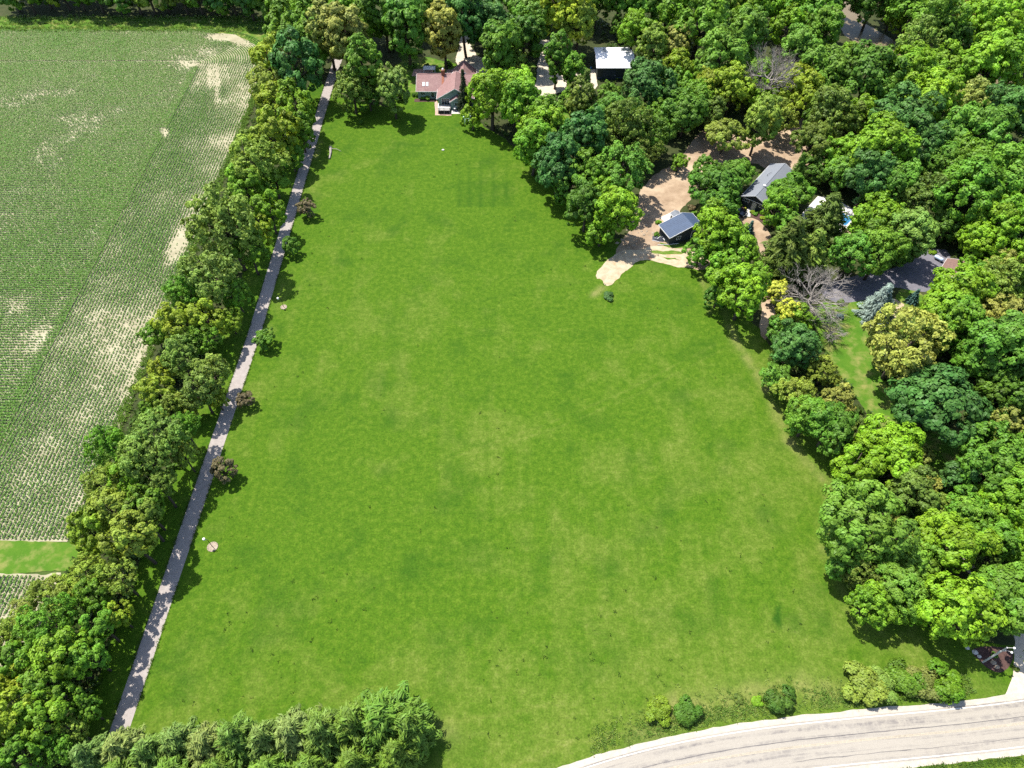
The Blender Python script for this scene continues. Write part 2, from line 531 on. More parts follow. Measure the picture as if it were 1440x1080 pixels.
# worn edge along the eastern trees and around the dirt apron
track([(1005, 400), (1030, 470), (1075, 545), (1110, 620), (1170, 690)], 1.1, 0.42, straw)
track([(1170, 690), (1160, 770), (1200, 860)], 1.2, 0.22, straw)
track([(835, 415), (846, 405)], 1.0, 0.6, straw)
track([(985, 385), (1000, 440)], 0.7, 0.35, straw)
track([(440, 190), (447, 212), (443, 222)], 0.8, 0.5, straw)
track([(905, 1035), (960, 995), (1120, 965), (1180, 975)], 2.2, 0.35, straw)
track([(560, 1000), (640, 1030)], 1.6, 0.30, straw)
straw = straw * np.clip(fbm(GX, GY, 1.8, 91, 3) * 2.2 - 0.35, 0, 1.2)
V = np.stack([GX.ravel(), GY.ravel(), np.zeros(nx * ny)], 1)
ii = (np.arange(ny - 1)[:, None] * nx + np.arange(nx - 1)[None, :]).ravel()
lawn_me = mesh_np("lawn", V, np.stack([ii, ii + 1, ii + 1 + nx, ii + nx], 1), M_LAWN)
ca = lawn_me.color_attributes.new("turf", 'FLOAT_COLOR', 'POINT')
ca.data.foreach_set("color", np.stack([np.clip(dry, 0, 1), np.clip(deep, 0, 1), np.clip(straw, 0, 1), np.ones_like(dry)], -1).astype(np.float32).ravel())
tag(obj("lawn", lawn_me), kind='structure')

# woodland floors
WOOD = [(655, 160), (700, 190), (760, 228), (805, 280), (850, 340), (900, 330), (985, 372), (1035, 425), (1085, 490), (1140, 580), (1205, 655),
      (1190, 760), (1235, 840), (1290, 850), (1370, 905), (1560, 900), (1760, 300), (1620, -60), (560, -60), (540, 70), (575, 78), (640, 90), (680, 110)]
sheet("woodland_floor", W2(WOOD), 0.006, M_WOODFLOOR, 0.8, 1.5, 5)
sheet("woodland_floor", W2([(380, -60), (552, -60), (548, 60), (570, 95), (545, 150), (490, 140), (455, 118), (420, 100), (375, 60)]), 0.0075, M_WOODFLOOR, 0.6, 1.2, 6)
sheet("woodland_floor", W2([(-160, -60), (372, -60), (368, 24), (200, 24), (-160, 24)]), 0.0105, M_WOODFLOOR, 0.4, 1.2, 7)
sheet("hedgerow_floor", [(-79.5, 12), (-67.5, 12), (-66.2, 60), (-66.0, 120), (-65.5, 180), (-64.5, 228), (-80, 232)], 0.0068, M_WOODFLOOR, 0.7, 1.0, 8)
# yards: mown grass inside the woods
yard_pts = {
    "east": [(1182, 440), (1200, 420), (1222, 425), (1228, 470), (1240, 530), (1260, 570), (1300, 610), (1350, 600), (1400, 640), (1390, 690), (1330, 690), (1295, 660), (1250, 620), (1210, 570), (1175, 520), (1165, 470)],
    "bare": [(1140, 425), (1200, 425), (1190, 470), (1200, 530), (1170, 520), (1150, 470)],
    "lot": [(1255, 405), (1305, 412), (1310, 435), (1262, 440)],
    "north": [(560, 85), (600, 78), (650, 95), (650, 130), (545, 130), (555, 110)],
    "barn": [(735, 90), (752, 85), (756, 110), (750, 140), (735, 130)],
    "mid": [(785, 145), (810, 150), (815, 175), (790, 185), (778, 165)],
    "garage": [(968, 300), (990, 285), (1000, 300), (985, 320)],
    "house": [(1052, 262), (1075, 238), (1083, 243), (1060, 270)],
}
for k, p in yard_pts.items():
    sheet("yard_grass", W2(p), 0.0095 + 0.0005 * list(yard_pts).index(k), M_MARGIN, 0.5, 0.8, 11, soft=1)

# driveway, drives and yards
dwx = lambda Y: np.interp(Y, [12, 25, 63, 109, 214, 232], [-61.9, -60.9, -59.75, -58.4, -58.3, -58.0])
dpts = [(dwx(Y) - 1.45 - 0.06 * fbm(Y, 0, 2, 1), Y) for Y in np.arange(10, 236, 2.0)] + [(dwx(Y) + 1.45 + 0.06 * fbm(Y, 9, 2, 2), Y) for Y in np.arange(235, 9, -2.0)]
sheet("driveway", dpts, 0.016, M_ASPH)
sheet("dirt_yard", W2([(862, 356), (885, 330), (893, 300), (898, 268), (925, 242), (955, 225), (975, 195), (1000, 172), (1060, 192), (1100, 185), (1125, 160), (1160, 175),
      (1165, 240), (1115, 245), (1080, 238), (1062, 228), (1040, 235), (1005, 240), (978, 268), (968, 285), (952, 300), (932, 322), (924, 335), (950, 349), (990, 352), (1010, 345), (1000, 378), (975, 378), (940, 368), (905, 362), (880, 372)]),
      0.014, M_DIRT, 0.45, 0.6, 13, soft=1)
sheet("dirt_apron", W2([(836, 392), (840, 378), (858, 360), (880, 352), (902, 350), (925, 345), (955, 352), (985, 356), (985, 374), (960, 378), (940, 372), (922, 368), (903, 365), (886, 374), (872, 388), (862, 398), (852, 403), (846, 393)]),
      0.018, M_PALE, 0.35, 0.45, 15, soft=1)
for k, p in enumerate([[(915, 353), (945, 352), (962, 356), (940, 358), (918, 356)], [(930, 361), (950, 362), (958, 366), (938, 366)], [(925, 341), (950, 344), (975, 343), (970, 348), (940, 349)]]):
    sheet("grass_patch", W2(p), 0.022, M_MARGIN, 0.35, 0.4, 17 + k)
sheet("sandy_drive", W2([(1028, 305), (1034, 300), (1046, 306), (1062, 306), (1076, 318), (1086, 335), (1092, 352), (1084, 362), (1070, 362), (1067, 345), (1060, 330), (1045, 322), (1028, 320)]), 0.018, M_DIRT, 0.2, 0.4, 19, soft=1)
sheet("sandy_drive", W2([(1070, 362), (1088, 362), (1084, 400), (1092, 440), (1080, 480), (1066, 470), (1074, 430), (1066, 395)]), 0.018, M_DIRT, 0.3, 0.6, 20, soft=1)
sheet("concrete_path", W2([(1047, 304), (1052, 291), (1056, 293), (1055, 305)]), 0.024, M_CONC)
sheet("stone_path", W2([(1031, 283), (1034, 282), (1041, 295), (1037, 296)]), 0.024, M_CONC, 0.08, 0.4, 4)
sheet("planting_bed", W2([(1034, 284), (1048, 291), (1047, 300), (1042, 298)]), 0.020, M_MULCH, 0.1, 0.4, 5)
sheet("planting_bed", W2([(1056, 296), (1076, 303), (1080, 318), (1068, 311), (1056, 305)]), 0.022, M_MULCH, 0.1, 0.4, 6)
sheet("gravel_yard", W2([(757, 55), (777, 58), (776, 95), (790, 106), (836, 95), (842, 105), (840, 126), (812, 128), (790, 128), (770, 137), (751, 136), (753, 115), (757, 90)]), 0.014, M_GRAVEL, 0.5, 0.8, 21, soft=1)
sheet("gravel_drive", W2([(640, 25), (660, 25), (662, 75), (690, 84), (694, 104), (668, 108), (640, 96), (646, 60)]), 0.014, M_GRAVEL, 0.5, 0.8, 22, soft=1)
sheet("parking_lot", W2([(1150, 405), (1187, 390), (1240, 382), (1275, 372), (1290, 360), (1308, 350), (1338, 352), (1335, 385), (1318, 392), (1308, 412), (1280, 408), (1255, 403), (1235, 415), (1205, 426), (1165, 425)]), 0.014, M_LOT, 0.25, 0.6, 23, soft=1)
sheet("stone_patio", W2([(1240, 440), (1258, 420), (1272, 428), (1266, 445), (1250, 452)]), 0.018, M_PALE, 0.25, 0.5, 24)
sheet("pool_deck", W2([(1150, 276), (1172, 278), (1206, 298), (1200, 320), (1170, 330), (1130, 330), (1128, 300)]), 0.018, M_POOLDECK)
sheet("brick_edging", W2([(1186, 322), (1202, 330), (1206, 340), (1190, 336)]), 0.022, M_BRICKPAVE, 0.1, 0.4, 3)
sheet("mulch_bed", W2([(1366, 915), (1385, 908), (1425, 912), (1424, 930), (1414, 944), (1404, 947), (1390, 942), (1377, 930)]), 0.018, M_MULCH, 0.15, 0.4, 25, soft=1)
sheet("gravel_lane", W2([(1408, 985), (1424, 962), (1426, 930), (1428, 890), (1400, 840), (1372, 812), (1340, 790), (1350, 780), (1392, 800), (1430, 850), (1520, 890), (1540, 960), (1480, 985)]), 0.014, M_GRAVEL, 0.3, 0.5, 26, soft=1)
sheet("river", W2([(1130, -70), (1170, -40), (1210, 30), (1262, 58), (1330, 85), (1420, 112), (1520, 135), (1520, 152), (1420, 138), (1320, 112), (1240, 78), (1195, 60), (1165, 20), (1110, -40)]), 0.012, M_MUD, 0.8, 1.5, 27, soft=1)

# the road: curved worn pavement with shoulders and faded lines
UE = np.array([at(x, y)[:2] for x, y in ((795, 1080), (850, 1060), (905, 1045), (1000, 1027), (1110, 1011), (1300, 991), (1440, 976))])     # the road's lawn-side edge
pu = np.polyfit(UE[:, 0], UE[:, 1], 3)
ux = np.linspace(0, 95, 200); uy = np.polyval(pu, ux); us = np.polyval(np.polyder(pu), ux)
cx_, cy_ = ux + 4.05 * us / np.hypot(1, us), uy - 4.05 / np.hypot(1, us)
pc = np.polyfit(cx_, cy_, 3)
rx = np.arange(2.0, 140, 1.0)
ry = np.where(rx < 95, np.polyval(pc, rx), np.polyval(pc, 95) + np.polyval(np.polyder(pc), 95) * (rx - 95))
s0 = (ry[1] - ry[0]) / (rx[1] - rx[0]); ext = np.arange(45, 0, -1.0) / math.hypot(1, s0)
rx, ry = np.concatenate([rx[0] - ext, rx]), np.concatenate([ry[0] - ext * s0, ry])
tn = np.stack([np.ones_like(rx), np.gradient(ry, rx)], 1); tn /= np.linalg.norm(tn, axis=1)[:, None]
nr = np.stack([-tn[:, 1], tn[:, 0]], 1)
rl = np.concatenate([[0], np.cumsum(np.hypot(np.diff(rx), np.diff(ry)))])


def road_strip(name, o0, o1, z, mat, parent=None, jit=0.0, i0=0, i1=None, nseg=1):
    i1 = len(rx) if i1 is None else i1
    idx = np.arange(i0, i1)
    P = np.stack([rx, ry], 1)[idx]
    cols = []
    for k in range(nseg + 1):
        o = o0 + (o1 - o0) * k / nseg
        j = (fbm(rl[idx], np.full(len(idx), o * 7.0), 2.0, 5) - 0.5) * 2 * jit if k in (0, nseg) else 0
        q = P + nr[idx] * np.asarray(o + j).reshape(-1, 1)
        cols.append(np.c_[q, np.full(len(idx), z)])
    Vv = np.stack(cols, 1); n = len(idx); m = nseg + 1
    a = (np.arange(n - 1)[:, None] * m + np.arange(nseg)[None, :]).ravel()
    me = mesh_np(name, Vv.reshape(-1, 3), np.stack([a, a + m, a + m + 1, a + 1], 1), mat)
    uvl = me.uv_layers.new(name="UVMap")
    li = np.empty(len(me.loops), np.int32); me.loops.foreach_get("vertex_index", li)
    off = np.linspace(o0, o1, m)
    uvl.data.foreach_set("uv", np.stack([off[li % m], rl[idx][li // m]], 1).astype(np.float32).ravel())
    return obj(name, me, parent)


tag(road_strip("road_shoulder", -4.25, 4.25, 0.018, M_SHOULDER, jit=0.3), kind='structure')
road = tag(road_strip("road", -3.4, 3.4, 0.026, M_ROAD, jit=0.06, nseg=4), kind='structure')
road_strip("centre_line", -0.14, -0.03, 0.031, M_YELLOWLINE, road)
road_strip("centre_line", 0.05, 0.15, 0.031, M_YELLOWLINE, road)
road_strip("edge_line", 3.05, 3.16, 0.031, M_WHITELINE, road)
road_strip("edge_line", -3.16, -3.05, 0.031, M_WHITELINE, road)
road_strip("tar_seam", 0.86, 0.97, 0.031, M_TAR, road, jit=0.10)
road_strip("tar_seam", -1.98, -1.90, 0.031, M_TAR, road, jit=0.16, i0=85, i1=129)

# ------------------------------------------------------------------ maize field
sheet("crop_field", [(-320, 57.2), (-81.2, 57.2), (-80.2, 75), (-79.8, 110), (-80.2, 150), (-80.8, 185), (-82.0, 222), (-85, 238), (-93, 248), (-110, 252), (-320, 252)], 0.004, M_SOIL, 0.35, 0.8, 31)
sheet("crop_field", [(-320, -40), (-86, -40), (-83, 30), (-80, 42), (-80, 51.2), (-90, 51.2), (-320, 50.6)], 0.004, M_SOIL, 0.35, 0.8, 32)
sheet("grass_strip", [(-320, 50.4), (-92, 51.0), (-82.5, 51.6), (-77.5, 51.6), (-77.5, 57.0), (-82, 57.2), (-92, 57.6), (-320, 57.6)], 0.009, M_MARGIN, 0.3, 0.6, 33)
sheet("field_margin", [(-320, 250.5), (-112, 250.8), (-96, 247.5), (-87, 240), (-83, 228), (-79, 228), (-79, 274), (-320, 274)], 0.009, M_MARGIN, 0.5, 0.8, 34)
rng = np.random.default_rng(5)


def row_points():
    out = []
    for Y in np.arange(57.8, 229.0, 0.76):                    # rows across
        X = np.arange(-200, -103.1, 0.25)
        out.append(np.stack([X, np.full_like(X, Y), np.zeros_like(X)], 1))
    for X0 in np.arange(-102.9, -80.2, 0.76):                 # headland rows along the hedge, curving at the corner
        Y = np.arange(57.8, 228.0, 0.25)
        out.append(np.stack([np.full_like(Y, X0), Y, np.full_like(Y, 1.57)], 1))
        r = X0 + 105.0
        t = np.arange(0, math.pi / 2, 0.25 / r)
        out.append(np.stack([-105 + r * np.cos(t), 228 + r * np.sin(t) * 0.95, t + 1.57], 1))
        X = np.arange(-200, -105, 0.25)
        out.append(np.stack([X, np.full_like(X, 228 + r * 0.95), np.zeros_like(X)], 1))
    for X0 in np.arange(-130, -80.0, 0.76):                   # the plot below the grass strip
        Y = np.arange(14, 50.6, 0.25)
        out.append(np.stack([np.full_like(Y, X0), Y, np.full_like(Y, 1.57)], 1))
    return np.concatenate(out)


RP = row_points()
RP = RP[(RP[:, 1] < 251.0)]
px_, py_ = project(np.c_[RP[:, :2], np.zeros(len(RP))])
keep = (px_ > -60) & (py_ > -30) & (py_ < 1100)
RP, px_, py_ = RP[keep], px_[keep], py_[keep]
vig = 0.76 + 0.9 * (fbm(RP[:, 0], RP[:, 1], 26, 41, 4) - 0.5) * 1.5 + 0.5 * (fbm(RP[:, 0], RP[:, 1], 5, 47, 3) - 0.5)
bare = np.zeros(len(RP))


def bald(x, y, w, h, a, ang=0.0):
    global bare
    c, s = math.cos(ang), math.sin(ang)
    u = (px_ - x) * c + (py_ - y) * s; v = -(px_ - x) * s + (py_ - y) * c
    bare = bare + a * np.exp(-(u / w) ** 2 - (v / h) ** 2)


bald(230, 186, 6, 8, 1.4); bald(210, 505, 14, 50, 1.0, 0.35); bald(178, 590, 8, 24, 1.0, 0.5); bald(75, 803, 28, 8, 1.3); bald(95, 775, 10, 12, 1.0)
bald(330, 55, 24, 6, 1.0, 0.35); bald(306, 52, 20, 5, 0.9); bald(120, 130, 60, 40, 0.28); bald(90, 210, 70, 30, 0.30, -0.5); bald(150, 330, 60, 20, 0.25, -0.9)
bald(260, 330, 14, 40, 0.8, 0.4); bald(240, 360, 12, 30, 0.6, 0.4); bald(295, 115, 4, 22, 0.5); bald(305, 120, 4, 26, 0.6); bald(270, 92, 14, 4, 0.6); bald(352, 190, 5, 30, 0.5)
bald(20, 430, 26, 20, 0.30); bald(20, 155, 40, 30, 0.3); bald(180, 45, 60, 6, 0.25); bald(70, 625, 40, 30, 0.2); bald(130, 700, 14, 40, 0.5, 0.4)
head = (RP[:, 0] > -103.3) & (RP[:, 1] > 57) & (RP[:, 1] < 228)
vig = vig - bare
edge_green = np.exp(-((RP[:, 0] + 103.6) / 1.2) ** 2) * (RP[:, 1] > 57) * (RP[:, 1] < 226)
vig = vig + 0.5 * edge_green
sel = rng.random(len(RP)) < np.clip(vig * 1.5 + 0.12, 0.02, 1.0)
RP, vig = RP[sel], np.clip(vig[sel], 0.25, 1.0)
n = len(RP)
NL = 5
wob = np.c_[fbm(RP[:, 0], RP[:, 1], 12, 131, 2) - 0.5, fbm(RP[:, 0], RP[:, 1], 12, 137, 2) - 0.5] * 0.5          # drill rows waver
base = np.repeat(np.c_[RP[:, :2] + wob + rng.normal(0, 0.045, (n, 2)), np.zeros(n)], NL, 0)
vg = np.repeat(vig, NL)
az = rng.random(n * NL) * 2 * math.pi
Ln = (0.15 + 0.20 * vg) * rng.uniform(0.75, 1.25, n * NL)
Wd = 0.095 + 0.055 * vg
Ln *= np.repeat(np.where((RP[:, 0] > -103.3) & (RP[:, 1] < 228), 0.84, 1.0), NL)
hh = (0.14 + 0.30 * vg) * rng.uniform(0.7, 1.2, n * NL)
dx, dy = np.cos(az), np.sin(az)
p0 = base + np.c_[np.zeros(n * NL), np.zeros(n * NL), hh * 0.25]
pm = base + np.c_[dx * Ln * 0.5, dy * Ln * 0.5, hh]
pt = base + np.c_[dx * Ln, dy * Ln, hh * 0.72]
sd = np.c_[-dy * Wd, dx * Wd, np.zeros(n * NL)]
V = np.stack([p0, pm + sd, pt, pm - sd], 1).reshape(-1, 3)
crop = mesh_np("maize", V, np.arange(len(V)).reshape(-1, 4), M_CROP)
ca = crop.color_attributes.new("tint", 'FLOAT_COLOR', 'POINT')
tint = np.stack([0.4 + 0.4 * rng.random(n), 0.25 + 0.6 * rng.random(n), np.zeros(n), np.ones(n)], 1)
ca.data.foreach_set("color", np.repeat(tint, NL * 4, 0).astype(np.float32).ravel())
o = tag(obj("maize_crop", crop), "young green maize in rows on pale soil west of the hedgerow", "crop", kind='stuff')
o.color = (0.078, 0.175, 0.020, 1)

# ------------------------------------------------------------------ vegetation builders
def unit(a):
    return a / np.maximum(np.linalg.norm(a, axis=-1, keepdims=True), 1e-9)


def rand_dir(r, n):
    return unit(r.normal(size=(n, 3)))


def cards(r, C, Nn, rad, per, size, tints, spread=0.55, aspect=0.62, flat=0.25, up=0.35, along=None):
    """leaf blades on clumps: C centres, Nn outward directions, rad radii, per blades each"""
    k = len(C)
    c = np.repeat(C, per, 0); nn = np.repeat(Nn, per, 0); ra = np.repeat(rad, per)[:, None]
    d = unit(rand_dir(r, k * per) + nn * 0.75)
    p = c + d * ra * r.uniform(0.55, 1.08, (k * per, 1)) * np.array([1, 1, 0.85])
    nrm = unit(d * 0.9 + nn * 0.35 + rand_dir(r, k * per) * spread + np.array([0, 0, up]))
    t = rand_dir(r, k * per) if along is None else unit(np.repeat(along, per, 0) + rand_dir(r, k * per) * 0.55)
    a = unit(t - nrm * np.sum(t * nrm, 1, keepdims=True))
    b = np.cross(nrm, a)
    s = (size * r.uniform(0.65, 1.35, (k * per, 1)))
    w = s * aspect
    tip = p + a * s - nrm * s * flat
    bas = p - a * s - nrm * s * flat * 0.4
    V = np.stack([bas, p + b * w, tip, p - b * w], 1).reshape(-1, 3)
    T = np.repeat(np.clip(np.repeat(tints, per, 0) + r.normal(0, 0.10, (k * per, 2)), 0, 1), 4, 0)
    return V, T


def crown_mesh(name, V, T, mat):
    me = mesh_np(name, V, np.arange(len(V)).reshape(-1, 4), mat)
    ca = me.color_attributes.new("tint", 'FLOAT_COLOR', 'POINT')
    ca.data.foreach_set("color", np.c_[T, np.zeros(len(T)), np.ones(len(T))].astype(np.float32).ravel())
    return me


def limb(mb, a, b, r0, r1, rr, n=5, seg=3, bend=0.12):
    a, b = Vector(a), Vector(b); L = (b - a).length
    pts = [a.lerp(b, k / seg) + (Vector([rr.uniform(-1, 1) for _ in range(3)]) * L * bend * (0 < k < seg)) for k in range(seg + 1)]
    mb.tube(pts, [r0 + (r1 - r0) * k / seg for k in range(seg + 1)], n)


def mb_mesh(mb, name, mat):
    me = bpy.data.meshes.new(name); me.from_pydata(mb.v, [], mb.f); me.materials.append(mat)
    me.polygons.foreach_set("use_smooth", np.ones(len(me.polygons), bool))
    return me


def broadleaf(seed, nl, npf, per, size, vert=0.85, cz=1.5, lobe=(0.34, 0.48), puff=(0.13, 0.20), flatlobes=1.0, low=-0.72, spread=0.42, open_=0.0, gap=0.14):
    """crown in units of its own radius, trunk foot at z = 0: boughs -> clumps -> blades"""
    r = np.random.default_rng(seed); rr = random.Random(seed)
    Ls, tries = [], 0
    off = r.normal(0, 0.08, 3)
    while len(Ls) < nl and tries < 4000:
        tries += 1
        d = rand_dir(r, 1)[0]
        if d[2] < low: continue
        q = r.uniform(0.48, 0.74) if rr.random() > 0.22 else r.uniform(0.1, 0.4)
        if q < 0.45: d[2] = abs(d[2])
        p = d * q * np.array([1, 1, vert]) + off
        p *= 1 + 0.14 * math.sin(3 * math.atan2(d[1], d[0]) + seed) + 0.08 * math.sin(5 * math.atan2(d[1], d[0]) + seed * 2.3)
        rad = r.uniform(*lobe)
        if any(np.linalg.norm(p - x[0]) < 0.66 * (rad + x[1]) for x in Ls) and tries < 2500: continue
        Ls.append((p, rad))
    Cs, Ns, Rs, Ts = [], [], [], []
    for p, rad in Ls:
        lt = r.uniform(0.25, 0.75, 2)
        if rr.random() < open_: continue
        out = unit(p[None] + np.array([0, 0, 0.25]))[0]
        m = max(5, int(npf * (rad / np.mean(lobe)) ** 2))
        d = unit(rand_dir(r, m) + out * 0.8)
        d = d[r.random(m) > gap]; m = len(d)
        Cs.append(p + d * rad * np.array([1, 1, flatlobes]) * r.uniform(0.70, 1.14, (m, 1)))
        Ns.append(d); Rs.append(r.uniform(*puff, m))
        Ts.append(np.clip(lt + r.normal(0, 0.13, (m, 2)), 0.02, 0.98))
    C, Nn, R, T = map(np.concatenate, (Cs, Ns, Rs, Ts))
    V, TT = cards(r, C, Nn, R, per, size, T, spread)
    V[:, :2] -= np.median(V[:, :2], 0)
    ks = 1.04 / np.percentile(np.hypot(V[:, 0], V[:, 1]), 96)
    V *= ks; Ls = [(p * ks, rad * ks) for p, rad in Ls]
    if vert < 1.2: cz -= 0.18
    V[:, 2] += cz
    V[:, 2] = np.maximum(V[:, 2], 0.12)
    mb = MB()
    th = cz - vert * 0.25
    limb(mb, (0, 0, -0.05), (r.normal(0, 0.05), r.normal(0, 0.05), th), 0.075, 0.05, rr, 7, 4, 0.02)
    for p, rad in Ls[:12]:
        limb(mb, (0, 0, th * rr.uniform(0.55, 0.95)), (p[0], p[1], p[2] + cz), 0.035, 0.010, rr, 5, 3)
    return crown_mesh("crown", V, TT, M_LEAF), mb_mesh(mb, "trunk", M_BARK), cz


def conifer(seed, height, levels, per, size, power=1.0, droop=-0.15, rbase=1.0, zlow=0.12, fluff=0.12, nb=9, upcurl=0.0):
    """whorled branches with needle sprays, radius 1 at the foot, given height"""
    r = np.random.default_rng(seed); rr = random.Random(seed)
    Cs, Ns, Rs, As, Ts = [], [], [], [], []
    mb = MB(); limb(mb, (0, 0, -0.05), (0, 0, height), 0.06, 0.01, rr, 6, 4, 0.0)
    for i in range(levels):
        f = i / (levels - 1)
        z = height * (zlow + (0.97 - zlow) * f)
        R = rbase * (1 - f) ** power * rr.uniform(0.85, 1.12) + 0.06
        n = max(4, int(nb * (1 - 0.5 * f)))
        a0 = rr.random() * 6.28
        for k in range(n):
            a = a0 + 6.283 * k / n + rr.uniform(-0.2, 0.2)
            L = R * rr.uniform(0.75, 1.15)
            m = max(2, int(1 + 6 * L))
            tv = r.uniform(0.2, 0.8, 2)
            mb.tube([(0, 0, z), (math.cos(a) * L * 0.8, math.sin(a) * L * 0.8, z + droop * L * 0.8)], [0.018, 0.005], 3)
            for j in range(m):
                q = (j + 0.6) / m
                x = L * q
                w = 0.16 * (1 - 0.4 * q)
                Cs.append([math.cos(a) * x + r.normal(0, w * 0.35), math.sin(a) * x + r.normal(0, w * 0.35), z + droop * x + upcurl * x * x + r.normal(0, 0.02)])
                al = [math.cos(a), math.sin(a), droop + 2 * upcurl * x]
                As.append(al); Ns.append([math.cos(a) * 0.45, math.sin(a) * 0.45, 0.8]); Rs.append(fluff * rr.uniform(0.8, 1.3)); Ts.append(tv + r.normal(0, 0.08, 2))
    C, Nn, R, A, T = (np.array(x) for x in (Cs, Ns, Rs, As, Ts))
    V, TT = cards(r, C, unit(Nn), R, per, size, np.clip(T, 0, 1), 0.5, 0.21, 0.15, 0.25, unit(A))
    V[:, 2] = np.maximum(V[:, 2], 0.03)
    return crown_mesh("crown", V, TT, M_NEEDLE), mb_mesh(mb, "trunk", M_BARK), height * 0.5


def shrub(seed, nl, npf, per, size, vert=0.75, lobe=(0.32, 0.5), puff=(0.14, 0.22)):
    r = np.random.default_rng(seed); rr = random.Random(seed)
    Cs, Ns, Rs, Ts = [], [], [], []
    stems = MB()
    for k in range(nl):
        a = rr.random() * 6.28; q = math.sqrt(rr.random()) * 0.62
        rad = r.uniform(*lobe)
        p = np.array([math.cos(a) * q, math.sin(a) * q, vert * rr.uniform(0.35, 0.8) * (1 - 0.4 * q)])
        limb(stems, (p[0] * 0.2, p[1] * 0.2, -0.02), p, 0.03, 0.01, rr, 4, 2)
        m = npf
        d = unit(rand_dir(r, m) + np.array([p[0], p[1], 0.6]))
        Cs.append(p + d * rad * np.array([1, 1, 0.8]) * r.uniform(0.7, 1, (m, 1))); Ns.append(d); Rs.append(r.uniform(*puff, m))
        Ts.append(np.clip(r.uniform(0.2, 0.8, 2) + r.normal(0, 0.14, (m, 2)), 0, 1))
    C, Nn, R, T = map(np.concatenate, (Cs, Ns, Rs, Ts))
    V, TT = cards(r, C, Nn, R, per, size, T)
    V[:, 2] = np.maximum(V[:, 2], 0.03)
    return crown_mesh("foliage", V, TT, M_LEAF), mb_mesh(stems, "stem", M_BARK), vert * 0.6


def dead_tree(seed, nb=9, depth_=4, cz=1.4, spreadz=0.75, lean=(0, 0)):
    rr = random.Random(seed); mb = MB(); br = MB()
    mb.tube([(0, 0, -0.05), (lean[0] * 0.3, lean[1] * 0.3, cz * 0.3), (lean[0], lean[1], cz * 0.65)], [0.075, 0.06, 0.05], 7)
    def grow(p, d, L, r0, lev):
        q = p + d * L
        mid = p.lerp(q, 0.5) + Vector([rr.uniform(-1, 1) for _ in range(3)]) * L * 0.13
        br.tube([p, mid, q], [r0, r0 * 0.8, r0 * 0.6], 4 if lev < 2 else 3, False)
        if lev >= depth_: return
        for _ in range(3 if lev < 4 else 2):
            nd = (d + Vector([rr.uniform(-1, 1), rr.uniform(-1, 1), rr.uniform(-0.6, 0.75)]) * 0.72).normalized()
            grow(q if rr.random() < 0.6 else mid, nd, L * rr.uniform(0.58, 0.82), r0 * 0.55, lev + 1)
    for k in range(nb):
        a = 6.283 * k / nb + rr.uniform(-0.3, 0.3)
        d = Vector((math.cos(a), math.sin(a), rr.uniform(0.3, 1.2) * spreadz)).normalized()
        grow(Vector((lean[0], lean[1], cz * rr.uniform(0.4, 0.66))), d, rr.uniform(0.30, 0.46), 0.032, 0)
    return mb_mesh(br, "branches", M_DEAD), mb_mesh(mb, "trunk", M_DEAD), cz


